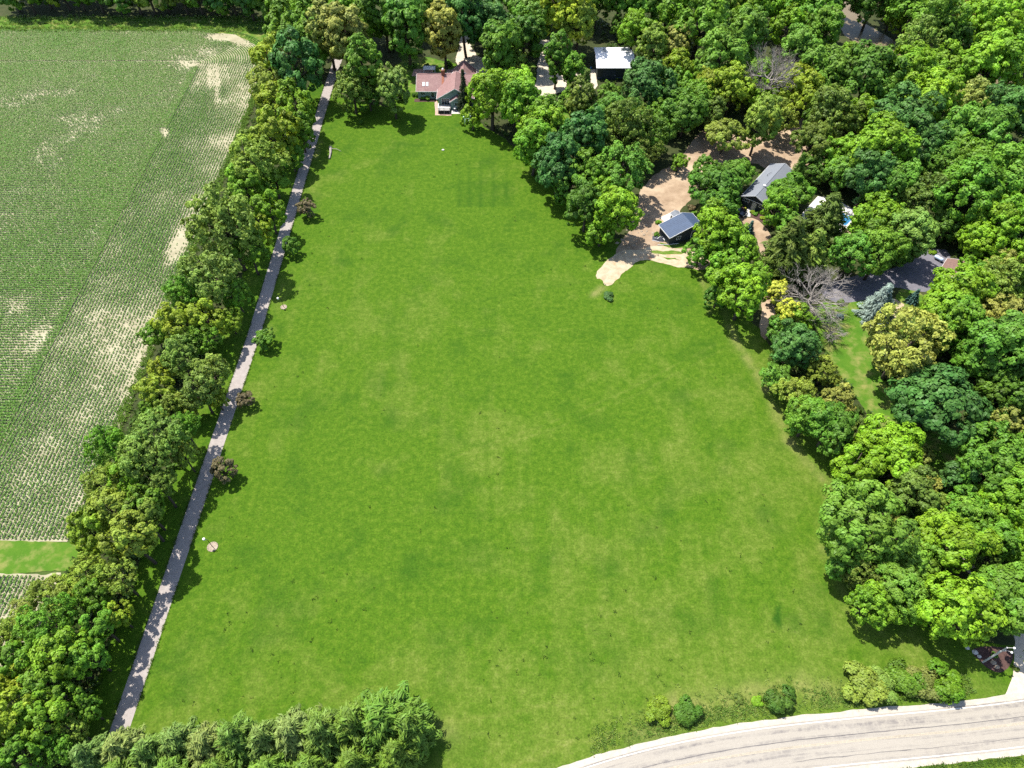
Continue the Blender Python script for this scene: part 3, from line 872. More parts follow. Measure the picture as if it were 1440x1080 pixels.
PROTO = {
    'b': [broadleaf(101, 22, 18, 40, 0.0486, 0.85, 1.5, (0.30, 0.44), (0.09, 0.17)), broadleaf(102, 24, 17, 40, 0.0486, 0.80, 1.45, (0.28, 0.42), (0.09, 0.17)), broadleaf(103, 20, 19, 40, 0.0504, 0.95, 1.6, (0.30, 0.46), (0.10, 0.18)),
          broadleaf(104, 26, 16, 40, 0.0468, 0.75, 1.35, (0.27, 0.40), (0.09, 0.16)), broadleaf(105, 18, 20, 40, 0.0504, 0.9, 1.5, (0.32, 0.48), (0.10, 0.18)), broadleaf(106, 23, 17, 40, 0.0486, 1.05, 1.65, (0.28, 0.42), (0.09, 0.17))],
    'm': [broadleaf(111, 13, 16, 51, 0.0675, 0.9, 1.5, (0.34, 0.48), (0.13, 0.22), gap=0.34), broadleaf(112, 12, 17, 51, 0.0666, 1.0, 1.55, (0.34, 0.48), (0.12, 0.22), gap=0.34),
          broadleaf(113, 15, 15, 51, 0.0648, 0.85, 1.4, (0.32, 0.46), (0.12, 0.22), gap=0.34), broadleaf(114, 11, 18, 51, 0.0702, 1.05, 1.6, (0.36, 0.5), (0.13, 0.23), gap=0.34), broadleaf(115, 14, 16, 51, 0.0666, 0.95, 1.5, (0.32, 0.46), (0.12, 0.21), gap=0.34)],
    'f': [broadleaf(121, 30, 16, 35, 0.0450, 0.9, 1.45, (0.25, 0.36), (0.08, 0.16), 0.8, -0.75, 0.85, 0.08, gap=0.34), broadleaf(122, 32, 15, 35, 0.0450, 1.0, 1.5, (0.24, 0.34), (0.08, 0.15), 0.8, -0.75, 0.85, 0.08, gap=0.34),
          broadleaf(123, 28, 16, 35, 0.0468, 0.8, 1.35, (0.26, 0.37), (0.08, 0.16), 0.8, -0.7, 0.85, 0.08, gap=0.34), broadleaf(124, 29, 16, 35, 0.0450, 0.85, 1.4, (0.25, 0.36), (0.08, 0.16), 0.8, -0.7, 0.85, 0.08, gap=0.34)],
    't': [broadleaf(131, 22, 16, 43, 0.0666, 1.55, 2.05, (0.32, 0.46), (0.12, 0.20), 1.0, -0.8), broadleaf(132, 24, 15, 43, 0.0666, 1.75, 2.25, (0.32, 0.44), (0.12, 0.20), 1.0, -0.8),
          broadleaf(133, 20, 16, 43, 0.0702, 1.35, 1.9, (0.34, 0.46), (0.13, 0.21), 1.0, -0.75)],
    'u': [broadleaf(141, 26, 17, 40, 0.0468, 0.62, 1.25, (0.25, 0.36), (0.08, 0.14), 0.5, -0.3), broadleaf(142, 28, 16, 40, 0.0450, 0.58, 1.2, (0.24, 0.34), (0.08, 0.14), 0.5, -0.3)],
    'c': [conifer(151, 2.4, 17, 17, 0.125, 0.75, 0.02, 1.0, 0.10, 0.15, 10, 0.25), conifer(152, 2.6, 18, 17, 0.125, 0.8, 0.0, 1.0, 0.08, 0.15, 10, 0.25), conifer(153, 2.2, 16, 17, 0.13, 0.7, 0.02, 1.0, 0.1, 0.16, 10, 0.3)],
    'p': [conifer(161, 3.4, 22, 16, 0.095, 1.0, -0.12, 1.0, 0.05, 0.12, 11), conifer(162, 3.0, 22, 16, 0.095, 0.95, -0.1, 1.0, 0.05, 0.13, 11)],
    's': [shrub(171, 9, 18, 44, 0.062), shrub(172, 11, 17, 44, 0.060, 0.65), shrub(173, 8, 18, 44, 0.064, 0.95)],
    'd': [dead_tree(181, 15, 5), dead_tree(182, 11, 5, 1.5, 0.9), dead_tree(183, 6, 3, 1.3, 1.1, (0.15, 0))],
}
COL = {   # leaf colours and the words for them
    'L': ((0.140, 0.262, 0.012), "bright lime-green"), 'Y': ((0.185, 0.262, 0.017), "yellow-green"), 'G': ((0.092, 0.200, 0.014), "mid-green"),
    'B': ((0.052, 0.138, 0.025), "bluish-green"), 'D': ((0.062, 0.140, 0.012), "deep green"), 'O': ((0.215, 0.245, 0.045), "olive-yellow"),
    'S': ((0.132, 0.212, 0.032), "grey-green"), 'K': ((0.092, 0.142, 0.018), "dark olive"), 'E': ((0.118, 0.240, 0.013), "fresh green"),
    'A': ((0.158, 0.228, 0.027), "light olive"), 'Z': ((0.40, 0.47, 0.055), "golden yellow"), 'W': ((0.21, 0.29, 0.25), "silvery blue"),
    'R': ((0.130, 0.104, 0.046), "bronze-purple"), 'T': ((0.082, 0.184, 0.017), "dark spring green"), 'M': ((0.098, 0.208, 0.019), "soft green"), 'X': ((0.2, 0.2, 0.2), "bare grey"),
}
LAND = [(298, 768, "the lower lamp post"), (397, 432, "the upper lamp post"), (370, 477, "the round green lawn tree"), (408, 347, "the small green drive tree"), (430, 292, "the farthest bronze tree"),
        (343, 562, "the middle bronze tree"), (313, 663, "the lowest bronze tree"), (40, 783, "the grass strip across the field"), (195, 560, "the bare soil strip of the field"), (345, 60, "the curved maize rows"),
        (465, 212, "the fallen log"), (462, 110, "the far end of the driveway"), (170, 1000, "the near end of the driveway"), (618, 115, "the red-roofed house"), (652, 130, "the spruce by the red-roofed house"),
        (864, 80, "the white-roofed barn"), (770, 125, "the barn's gravel yard"), (655, 75, "the gravel drive behind the red-roofed house"), (955, 318, "the blue-roofed garage"), (1078, 260, "the grey-roofed house"),
        (1180, 300, "the swimming pool"), (1325, 376, "the brown-roofed building"), (1270, 390, "the asphalt parking lot"), (1238, 427, "the blue spruce"), (1148, 410, "the bare grey tree"), (1092, 85, "the big dead tree near the river"),
        (1215, 50, "the muddy river bend"), (857, 416, "the lone bush on the lawn"), (1097, 425, "the golden tree"), (1262, 480, "the large olive-yellow tree"), (1318, 563, "the large bluish umbrella tree"),
        (1330, 650, "the shaded yard clearing"), (1395, 606, "the white bleached snag"), (1395, 930, "the utility pole"), (1265, 960, "the long roadside hedge"), (1201, 747, "the broad lawn-edge tree"),
        (1372, 815, "the gravel lane"), (930, 250, "the dirt yard"), (1100, 210, "the sandy turnaround"), (1425, 190, "the small bare snag"), (800, 165, "the small clearing in the woods"), (1075, 340, "the curved sandy drive"),
        (1180, 25, "the river's upper bank"), (180, 15, "the field's far edge"), (560, 118, "the tall grey-green lawn tree")]
made, TREES, pick = {}, [], random.Random(77)


def plant(px, py, rpx, kind, c, label=None, name=None, cat="tree", group=None, jitter=0.10, variant=None, zs=1.0, lift=0.0, col_=None):
    ps = PROTO[kind]
    cr, tr, cz = ps[pick.randrange(len(ps)) if variant is None else variant]
    R = rpx * depth(at(px, py)) / F
    for _ in range(3):
        p = at(px, py, (cz + lift) * R * zs); R = rpx * depth(p) / F
    rz = pick.uniform(0, 6.28)
    nm = name or {'c': "pine_tree", 'p': "spruce_tree", 's': "shrub", 'd': "dead_tree"}.get(kind, "broadleaf_tree")
    e = empty(nm, (p[0], p[1], 0.0), rz)
    s = R * pick.uniform(0.97, 1.05)
    wx = pick.uniform(0.93, 1.08) if cat == 'tree' and kind in 'bmft' else 1.0
    e.scale = (s * wx, s / wx, s * zs * pick.uniform(0.95, 1.07))
    pn = {'s': ("foliage", "stem"), 'd': ("branches", "trunk")}.get(kind, ("crown", "trunk"))
    k = obj(pn[0], cr, e); t = obj(pn[1], tr, e)
    k.location.z = lift; t.scale.z = (cz + lift) / cz
    base = np.array(col_ or COL[c][0]) * (1.27 if kind in 'bmftu' else 1.1) * pick.uniform(1 - jitter, 1 + jitter)
    base = base * np.array([pick.uniform(1 - jitter, 1 + jitter), 1, pick.uniform(1 - jitter, 1 + jitter)])
    k.color = (*base, 1)
    e["category"] = cat
    if group: e["group"] = group
    if label: e["label"] = label
    else: TREES.append((e, px, py, R, kind, c))
    return e


HEDGE = """400,8,30,m,E 432,28,26,m,G 396,40,30,m,G 377,78,29,m,Y 414,95,36,m,B 434,64,26,m,G 376,122,27,m,A 414,152,30,m,E 381,147,26,m,Y 387,187,34,m,Y 353,195,17,m,A 422,185,22,m,G
360,225,42,f,A 344,258,30,m,E 376,290,25,m,E 408,215,20,m,G 317,312,50,f,S 360,320,24,m,Y 385,255,22,m,G 300,386,42,f,S 350,350,28,m,G 262,410,27,f,G 252,456,30,m,Y 287,446,27,m,Y 322,447,18,m,Y 218,472,18,m,G 280,474,27,f,G 330,410,22,m,G
252,498,28,f,S 297,522,28,f,S 228,518,18,m,Y 222,548,27,m,Y 240,568,24,f,A 283,552,26,f,S 265,566,19,m,A 305,560,16,m,Y 217,574,18,m,G 230,610,37,f,S 162,628,27,f,G 213,643,36,f,S 187,667,28,m,E 150,677,28,f,A 228,680,28,f,S 160,712,30,m,A 207,708,30,m,G 258,600,22,f,G 262,636,20,m,A
133,745,30,m,Y 187,752,36,m,A 207,728,28,m,A 133,806,27,f,A 173,812,27,f,A 93,832,30,f,A 60,830,20,f,A 38,855,18,f,O 140,834,25,m,G 170,864,20,m,Y 141,877,28,m,G 80,876,37,f,G 27,886,24,f,A 37,920,31,m,G 90,926,38,m,E 127,920,30,m,G 20,955,28,m,Y 63,960,31,m,G 95,985,27,m,G 24,1006,37,m,Y 64,1008,34,m,E 110,1028,21,f,A 30,1066,34,m,G 83,1050,28,f,G -30,985,34,m,G -28,1050,36,m,E -22,915,30,f,A 130,1000,18,m,G"""
FAREDGE = """8,2,22,m,D 32,6,20,m,T 56,2,20,m,D 84,6,20,m,Y 106,10,18,f,G 130,4,22,m,T 158,6,21,m,D 184,5,22,m,T 206,8,20,m,A 226,6,22,m,D 252,6,22,m,K 274,8,20,m,D 300,8,22,m,B 322,10,20,m,G 345,8,24,m,B 370,12,24,m,D 20,-22,24,b,D 70,-24,24,b,G 120,-22,24,b,D 170,-24,24,b,T 220,-22,24,b,D 270,-24,24,b,G 320,-22,26,b,D 365,-22,26,b,T"""
NORTH = """418,-8,28,b,E 455,-10,26,b,D 458,38,24,t,O 486,50,26,t,O 492,14,30,b,E 516,34,24,m,G 511,82,26,t,G 495,126,25,f,S 518,132,16,m,D 551,122,22,t,S 540,15,26,t,D 570,34,28,t,T 596,8,26,b,D 624,38,25,t,O 635,-6,28,b,B 652,14,28,t,B 676,20,26,b,B 694,36,28,b,B 702,62,26,t,M 716,84,22,f,A 722,6,28,b,D 746,26,28,b,G 678,-12,28,b,D 738,52,22,t,D 760,-4,26,b,T
692,138,32,b,L 724,134,29,b,L 735,150,32,b,E 664,164,13,m,L 750,205,28,b,E 772,152,20,m,T 765,186,32,b,E 795,18,36,b,Y 812,34,27,b,A 782,80,18,t,G 805,96,17,t,G 838,6,22,b,D 870,38,12,m,D 890,46,28,b,L 900,4,28,b,T 920,66,19,t,A 955,64,18,t,O 985,30,42,b,G 948,98,20,m,Y 958,120,18,m,E 972,104,12,m,E
910,116,31,b,B 856,131,14,m,M 824,128,16,p,K 818,142,20,t,K 804,138,12,m,E 857,158,22,b,T 820,192,28,t,B 876,184,32,f,K 894,168,22,f,D 920,188,28,f,D 965,155,30,b,T 978,136,24,b,G 995,116,25,b,Y 1030,124,26,b,Y 1067,132,20,m,L 1015,82,32,b,M 1045,52,32,b,M 1052,24,22,m,L 1020,188,27,u,A 1070,168,24,t,A 1000,160,18,m,K 945,130,20,m,B 840,170,20,m,G
784,230,32,b,B 828,246,26,b,G 876,240,34,f,T 852,262,24,m,L 863,300,29,b,L 824,292,27,b,D 845,322,20,m,E 800,262,22,m,T 848,215,22,f,K 905,215,22,f,K 955,226,12,m,E 930,160,18,m,G 1000,20,20,m,D 1010,-10,30,b,G 940,6,28,b,D 955,36,20,m,D 870,-10,28,b,G 820,-12,26,b,T"""
EAST = """1142,202,27,b,K 1010,258,36,u,D 996,240,18,m,T 1036,246,22,u,T 1012,288,24,b,D 1007,328,29,b,L 1033,346,32,b,E 985,350,20,m,G 1014,380,22,m,E 1047,408,38,b,L 1010,415,16,m,D 1106,354,32,c,K 1141,356,27,c,A 1110,267,29,u,G 1097,292,24,m,E 1112,320,17,m,M 1122,241,13,p,D 1164,303,27,c,K 1076,380,16,m,G
1238,310,33,b,E 1197,356,28,b,T 1235,356,30,b,G 1266,352,22,b,T 1278,326,30,b,S 1303,282,32,f,K 1258,262,27,b,T 1220,256,29,b,B 1180,240,22,m,T 1148,236,18,m,D 1365,268,40,b,G 1418,258,38,b,M 1392,312,34,b,L 1374,340,26,b,L 1425,312,32,b,E 1432,356,28,m,E 1408,372,22,m,O 1402,402,30,f,A 1352,416,33,b,L 1328,440,34,b,E 1332,318,20,m,D 1362,374,14,m,E 1388,384,17,m,G 1405,452,34,f,O 1430,476,30,b,G
1117,448,20,m,E 1096,462,18,m,T 1118,488,31,b,B 1090,530,19,b,T 1158,522,20,f,A 1122,552,27,f,A 1180,562,20,f,O 1137,586,28,b,G 1166,600,31,b,D 1204,604,16,m,K 1251,628,40,b,L 1205,652,32,m,L 1262,660,31,m,L 1100,506,18,f,K
1270,489,50,f,O 1320,562,56,u,B 1340,456,34,b,G 1408,494,47,b,T 1412,548,36,b,D 1428,590,24,m,O 1386,612,17,f,A 1402,652,44,b,T 1350,672,24,m,B 1430,690,36,b,G 1403,706,30,b,L 1362,714,26,b,G 1300,470,26,b,K 1370,500,26,b,G
1205,742,50,b,M 1186,792,24,b,M 1234,800,24,b,D 1290,826,20,m,G 1196,700,24,b,G 1284,697,31,b,K 1298,680,18,f,O 1320,708,18,f,A 1262,742,19,f,O 1212,802,30,f,K 1276,786,37,b,M 1260,820,33,b,M 1220,846,30,b,E 1268,850,26,b,E 1326,760,44,b,L 1357,724,24,b,M 1398,758,30,b,G 1428,766,26,b,E 1340,858,42,b,L 1410,828,45,b,M 1420,866,24,f,M 1440,720,30,b,L 1310,800,18,f,D 1382,792,18,m,K 1300,640,12,m,O"""
NEAST = """1090,8,20,m,L 1112,36,21,m,L 1147,12,34,b,G 1158,42,24,b,G 1186,84,18,m,E 1228,2,24,b,D 1266,36,14,m,L 1256,18,18,m,T 1285,14,30,b,G 1317,32,34,b,G 1362,14,25,f,O 1392,32,38,b,L 1425,8,26,b,L 1395,86,42,b,L 1290,60,28,f,S 1275,90,24,m,L 1280,108,29,b,L 1325,102,26,b,E 1367,112,23,m,L 1220,106,40,b,D 1125,66,25,b,M 1155,104,29,b,M 1164,126,25,m,M 1112,122,24,b,Y 1126,134,25,m,Y
1092,166,22,f,A 1167,156,34,b,K 1212,162,22,m,E 1310,142,36,b,L 1367,142,28,f,O 1272,170,35,b,B 1292,206,33,b,B 1232,214,42,b,E 1187,220,29,b,E 1362,192,40,b,M 1417,156,30,b,B 1397,222,21,f,O 1362,238,36,b,G 1425,236,28,b,G 1417,126,15,m,L 1340,60,24,b,D 1265,-14,30,b,G 1330,-14,30,b,E 1190,-14,30,b,D 1120,-14,28,b,G 1440,50,26,b,E 1437,96,22,b,T 1250,132,24,b,T 1236,90,14,m,E 1280,62,14,m,G 1330,236,26,b,T 1145,170,18,m,D 1062,108,18,b,M 1050,84,16,m,G
1070,8,24,b,E 1030,0,24,b,A 1452,150,24,b,G 1458,220,28,b,T 1462,300,30,b,E 1460,400,32,b,G 1468,520,36,b,T 1462,640,34,b,G 1470,760,34,b,E 1476,840,34,b,G 1340,-40,30,b,G 1440,-30,30,b,G 1500,180,32,b,E 1505,260,32,b,G 1508,350,34,b,T 1512,450,36,b,G 1515,580,38,b,E 1518,700,38,b,T 1524,800,38,b,G"""
for txt, grp in ((HEDGE, "trees of the hedgerow along the driveway"), (FAREDGE, "trees along the field's far edge"), (NORTH, "woodland trees around the red-roofed house and barn"), (EAST, "woodland trees east of the lawn"), (NEAST, "woodland trees by the river")):
    for w in txt.split():
        x, y, r, k, c = w.split(",")
        plant(float(x) - (6 if txt is HEDGE and float(y) > 600 else 0), float(y) - (23 if txt is FAREDGE else 0), float(r) * {HEDGE: 0.97, FAREDGE: 1.2}.get(txt, 1.13), k, c, group=grp, zs=1.05 if txt is not HEDGE else 1.12, lift=0.0 if txt is not HEDGE else (0.1 if float(y) < 260 else 0.4 if float(y) < 600 else 1.05))

# trees that stand out: their own labels
plant(652, 127, 11, 'p', 'D', "slim dark spruce beside the front gable of the red-roofed house", zs=1.7, variant=0, col_=(0.040, 0.062, 0.022))
plant(1239, 424, 23, 'p', 'W', "silvery blue spruce beside the asphalt parking lot", variant=1, zs=0.85)
plant(1055, 321, 9, 'p', 'W', "young blue spruce on the curved sandy drive before the grey-roofed house", variant=0, zs=0.9, col_=(0.06, 0.14, 0.12))
plant(1287, 416, 9, 'p', 'W', "small blue-green spruce in the shade below the parking lot", variant=0, zs=0.8, col_=(0.06, 0.13, 0.11))
plant(1091, 408, 15, 't', 'Z', "upper golden yellow tree between the bright green tree and the bare grey tree")
plant(1109, 437, 17, 't', 'Z', "lower golden yellow tree shading into green leaves")
plant(1130, 458, 13, 'f', 'Y', "small yellow-green tree below the golden trees")
plant(1148, 404, 52, 'd', 'X', "broad bare grey tree with countless twigs above the yard grass", variant=0, zs=0.8)
plant(1090, 84, 44, 'd', 'X', "big dead grey tree fanning out among the woods near the river", variant=1, zs=1.25)
plant(1108, 78, 26, 'd', 'X', "smaller dead grey tree tucked behind the big dead one", variant=0)
plant(1424, 192, 18, 'd', 'X', "small bare snag standing out of bluish-green crowns", variant=2)
plant(1390, 612, 24, 'd', 'X', "white bleached snag with crooked limbs beside the shaded yard clearing", variant=2)
plant(1398, 790, 18, 'd', 'X', "bare grey limbs over the gravel lane", variant=2)
plant(1316, 80, 14, 'd', 'X', "thin dead tree between lime-green crowns above the river bend", variant=2)
plant(1172, 462, 22, 'd', 'X', "low bare grey tree over the yard grass in front of the broad bare one", variant=1, zs=0.7)
plant(945, 22, 18, 'd', 'X', "thin dead trunk in dark woods behind the white-roofed barn", variant=2, zs=1.3)
# ornamental trees along the driveway
plant(430, 292, 14, 'm', 'R', "bronze-leaved small tree highest up the driveway's lawn side", group="small trees along the driveway", variant=2)
plant(408, 347, 12, 'm', 'T', "smaller round green tree on the lawn edge of the driveway", group="small trees along the driveway", variant=0)
plant(370, 477, 15.5, 'm', 'T', "neat round green tree on the lawn below the upper lamp post", group="small trees along the driveway", variant=2, zs=0.9)
plant(343, 561, 13, 'm', 'R', "bronze-leaved small tree second from the driveway's near end", group="small trees along the driveway", variant=2)
plant(313, 662, 17, 'm', 'R', "largest bronze-purple small tree, lowest beside the driveway", group="small trees along the driveway", variant=0)
# the pine row by the road
pines = [(128, 1066, 32), (168, 1054, 32), (210, 1060, 34), (250, 1046, 34), (292, 1050, 34), (334, 1040, 36), (374, 1044, 36), (414, 1034, 38), (456, 1034, 40), (498, 1022, 42), (538, 1016, 48), (572, 1024, 42), (560, 1062, 34), (500, 1076, 36), (440, 1082, 36), (380, 1084, 36), (310, 1090, 36), (240, 1094, 36), (170, 1096, 34)]
side = ["first", "second", "third", "fourth", "fifth", "sixth", "seventh", "eighth", "ninth", "tenth", "eleventh"]
for i, (x, y, r) in enumerate(pines):
    lab = (f"pale green pine, {side[i]} along the pine row from the driveway" if i < 10 else
           ["tallest pine at the lawn end of the pine row, its tip farthest into the lawn", "dense green pine at the very end of the pine row, casting shadow on the lawn",
            "low pine at the row's end, nearest the road side of the photo", "pine below the ninth pine, cut by the bottom edge", "pine below the eighth pine, cut by the bottom edge",
            "pine below the seventh pine, cut by the bottom edge", "pine below the fifth pine, cut by the bottom edge", "pine below the third pine, cut by the bottom edge", "pine below the second pine, cut by the bottom edge"][i - 10])
    cc = [(0.140, 0.215, 0.040), (0.165, 0.22, 0.052), (0.125, 0.205, 0.030)][i % 3] if i < 9 else (0.105, 0.195, 0.020)
    plant(x, y, r, 'c', 'M', lab, group="pine row beside the road", col_=cc)

# labels for the many: what they look like and what they stand next to
used = {}
KIND = {'b': "broad-crowned tree", 'm': "rounded tree", 'f': "feathery tree", 't': "tall tree", 'u': "spreading tree", 'c': "pine", 'p': "conifer", 'd': "dead tree"}
slots = {}
for e, x, y, R, k, c in TREES:
    L = min(LAND, key=lambda l: math.hypot(l[0] - x, l[1] - y))
    dx_, dy_ = x - L[0], y - L[1]
    if math.hypot(dx_, dy_) < 12: w = "standing at"
    elif abs(dx_) > abs(dy_) * 1.2: w = "right of" if dx_ > 0 else "left of"
    else: w = "in front of" if dy_ > 0 else "behind"
    slots.setdefault((COL[c][1], KIND[k], w, L[2]), []).append((math.hypot(dx_, dy_), e))
for (cw, kw, w, lw), v in slots.items():
    v.sort(key=lambda t: t[0])
    for i, (_, e) in enumerate(v):
        e["label"] = f"{cw} {kw} {w} {lw}" if len(v) == 1 else f"{cw} {kw} {w} {lw}, {['closest', 'second', 'third', 'fourth', 'fifth', 'sixth', 'seventh', 'eighth'][i]} of {['', '', 'two', 'three', 'four', 'five', 'six', 'seven', 'eight'][len(v)]}"

# shrubs
for x, y, r, c, lab, cc, zs in [
    (928, 1003, 22, 'L', "yellow-tinged roadside shrub, the left one of the close pair", (0.115, 0.190, 0.012), 1.0), (967, 996, 21, 'T', "dark green roadside shrub, the right one of the close pair", (0.062, 0.140, 0.014), 1.1),
    (1097, 980, 22, 'T', "lone dark green shrub on the verge left of the long roadside hedge", (0.062, 0.140, 0.014), 1.0),
    (1066, 985, 9, 'L', "low yellow-green bush left of the lone dark verge shrub", None, 0.8), (1040, 982, 8, 'K', "low dull bush among the verge weeds", None, 0.8),
    (1210, 964, 32, 'A', "first shrub of the long roadside hedge, at its left end", None, 0.95), (1243, 960, 28, 'S', "second shrub of the long roadside hedge, greyish with bare stems", None, 0.95),
    (1272, 958, 27, 'G', "third shrub of the long roadside hedge", None, 0.95), (1300, 957, 27, 'K', "fourth shrub of the long roadside hedge, brownish olive", (0.13, 0.16, 0.03), 0.85), (1327, 958, 27, 'E', "last shrub of the long roadside hedge, bright green at its right end", None, 0.9),
    (857, 416, 9, 'T', "lone low bush on the lawn below the dirt apron", (0.06, 0.14, 0.03), 0.6),
    (579, 93, 6, 'M', "pale round bush on the grass behind the red-roofed house", None, 1.0), (600, 93, 5, 'B', "small dim bush behind the red-roofed house patio", None, 1.0), (629, 88, 6, 'M', "pale bush in tree shade behind the red-roofed house chimney", None, 1.0),
    (594, 136, 5, 'E', "bright green foundation bush under the red-roofed house wall, first", None, 0.8), (602, 137, 5.5, 'E', "bright green foundation bush under the red-roofed house wall, second", None, 0.8), (584, 133, 4.5, 'D', "dark bush at the corner of the red-roofed house", None, 1.2),
    (1041, 288, 3.2, 'M', "round pale bush by the grey-roofed house wall, near the stone path", None, 1.0), (1049, 289, 3.0, 'M', "round green bush left of the grey-roofed house door", None, 1.0), (1058, 298, 4, 'Y', "yellow-green bush right of the concrete path", None, 1.0),
    (1062, 300, 4, 'M', "pale green bush beside the yellow-green one at the concrete path", None, 1.0), (1069, 297, 4.4, 'M', "largest pale bush under the right windows of the grey-roofed house", None, 1.0), (1073, 306, 4.2, 'Y', "yellow bush at the end of the planting bed on the sandy drive", None, 1.0),
    (1043, 296, 2.4, 'Z', "small yellow flowering bush beside the parked car", None, 1.0), (1048, 293, 2.2, 'Z', "small golden flowering bush at the concrete path", None, 1.0), (1035, 282, 3.5, 'L', "lime bush at the corner of the grey-roofed house", None, 1.0),
    (926, 312, 5, 'L', "lime bush at the back corner of the blue-roofed garage", None, 1.0), (924, 330, 5, 'T', "dark upright shrub against the blue-roofed garage wall", None, 1.6), (972, 292, 6, 'R', "dark purple shrub behind the blue-roofed garage", None, 1.0),
    (1181, 444, 6, 'S', "small blue-grey shrub on the yard grass below the bare tree", (0.12, 0.17, 0.15), 1.0), (1182, 424, 6, 'S', "dull grey shrub at the top of the yard grass", None, 1.0),
    (508, 171, 3.5, 'D', "tiny dark sapling on the lawn near the tall grey-green tree", None, 2.2), (1312, 355, 6, 'L', "lime bush behind the pale blue tank", None, 0.8),
    (955, 226, 8, 'E', "green bush at the dirt yard's far corner", None, 1.0), (1429, 941, 5, 'K', "weedy shrub at the right end of the mulch bed", None, 1.0), (1398, 921, 5, 'D', "dark low shrub in the mulch bed behind the utility pole", None, 0.9)]:
    plant(x, y, r, 's', c, lab, cat="shrub", zs=zs, col_=cc, group="shrubs of the long roadside hedge" if "long roadside hedge" in lab and "lone" not in lab else None)

# ------------------------------------------------------------------ buildings
def frame_mat(O, u, z=0.0):
    """local frame: x along the ridge direction u, y across (to the right of u), origin at O"""
    u = Vector((u[0], u[1], 0)).normalized(); v = Vector((u.y, -u.x, 0))
    return Matrix(((u.x, v.x, 0, O[0]), (u.y, v.y, 0, O[1]), (0, 0, 1, z), (0, 0, 0, 1)))


def gable_block(root, M, x0, x1, y0, y1, ze, zr, yr, wall, roof, trim, over=0.4, ze2=None, th=0.16, ribs=0.0, roof_name="roof", zb=0.0):
    """walls with gable ends, two thick roof slopes, ridge cap and pale fascia boards; ridge runs along x"""
    ze2 = ze if ze2 is None else ze2
    w = MB()
    prof = [(y0, zb), (y1, zb), (y1, ze2), (yr, zr), (y0, ze)]
    n = len(prof); i = len(w.v)
    w.v += [(x0, y, z) for y, z in prof] + [(x1, y, z) for y, z in prof]
    w.f += [tuple(range(n)), tuple(range(2 * n - 1, n - 1, -1))] + [(k, n + k, n + (k + 1) % n, (k + 1) % n) for k in range(n)]
    w.build("wall", wall, root, M=M)
    sl = (zr - ze) / (yr - y0); sr = (zr - ze2) / (y1 - yr)
    a = (y0 - over, ze - sl * over + th); b = (yr, zr + th); c = (y1 + over, ze2 - sr * over + th)
    r = MB()
    for p, q in ((a, b), (b, c)):
        r.slab([(x0 - over, p[0], p[1]), (x1 + over, p[0], p[1]), (x1 + over, q[0], q[1]), (x0 - over, q[0], q[1])], th - 0.01)
    ro = r.build(roof_name, roof, root, M=M)
    cap = MB().tube([(x0 - over, yr, zr + th + 0.01), (x1 + over, yr, zr + th + 0.01)], 0.07, 6)
    cap.build("ridge_cap", roof, ro, M=M)
    if ribs:
        s = MB()
        for x in np.arange(x0 - over + ribs / 2, x1 + over, ribs):
            for p, q in ((a, b), (b, c)):
                s.slab([(x - 0.025, p[0], p[1] + 0.02), (x + 0.025, p[0], p[1] + 0.02), (x + 0.025, q[0], q[1] + 0.02), (x - 0.025, q[0], q[1] + 0.02)], 0.022)
        s.build("standing_seams", roof, ro, M=M)["kind"] = "stuff"
    for xe, sgn in ((x0 - over, -1), (x1 + over, 1)):
        f = MB()
        for p, q in ((a, b), (b, c)):
            f.slab([(xe, p[0], p[1] + 0.02), (xe, q[0], q[1] + 0.02), (xe, q[0], q[1] - 0.24), (xe, p[0], p[1] - 0.24)], 0.05, (sgn, 0, 0))
        f.build("barge_board", trim, root, M=M)
    for ye, z, sgn in ((a[0], a[1], -1), (c[0], c[1], 1)):
        MB().box((x0 - over, min(ye, ye + sgn * 0.05), z - 0.22), (x1 + over, max(ye, ye + sgn * 0.05), z + 0.01)).build("eave_board", trim, root, M=M)
    return ro


def window(root, M, c, axis, w, h, glass=None, frame=None, name="window", mull=1):
    """c: centre on the wall face (local), axis: 'x' or 'y' = wall runs along it, outward sign in c[3]"""
    x, y, z, s = c
    f = MB(); g = MB(); t = 0.06
    def bx(mb, u0, u1, z0, z1, d0, d1):
        if axis == 'y': mb.box((min(x + s * d0, x + s * d1), y + u0, z + z0), (max(x + s * d0, x + s * d1), y + u1, z + z1))
        else: mb.box((x + u0, min(y + s * d0, y + s * d1), z + z0), (x + u1, max(y + s * d0, y + s * d1), z + z1))
    bx(f, -w / 2 - t, -w / 2, -h / 2 - t, h / 2 + t, 0.0, 0.07); bx(f, w / 2, w / 2 + t, -h / 2 - t, h / 2 + t, 0.0, 0.07)
    bx(f, -w / 2, w / 2, h / 2, h / 2 + t, 0.0, 0.07); bx(f, -w / 2, w / 2, -h / 2 - t, -h / 2, 0.0, 0.07)
    for k in range(1, mull + 1):
        u = -w / 2 + w * k / (mull + 1); bx(f, u - 0.025, u + 0.025, -h / 2, h / 2, 0.0, 0.05)
    fo = f.build(name, frame or M_WHITE, root, M=M)
    bx(g, -w / 2, w / 2, -h / 2, h / 2, 0.005, 0.025)
    g.build("pane", glass or M_GLASSD, fo, M=M)
    return fo


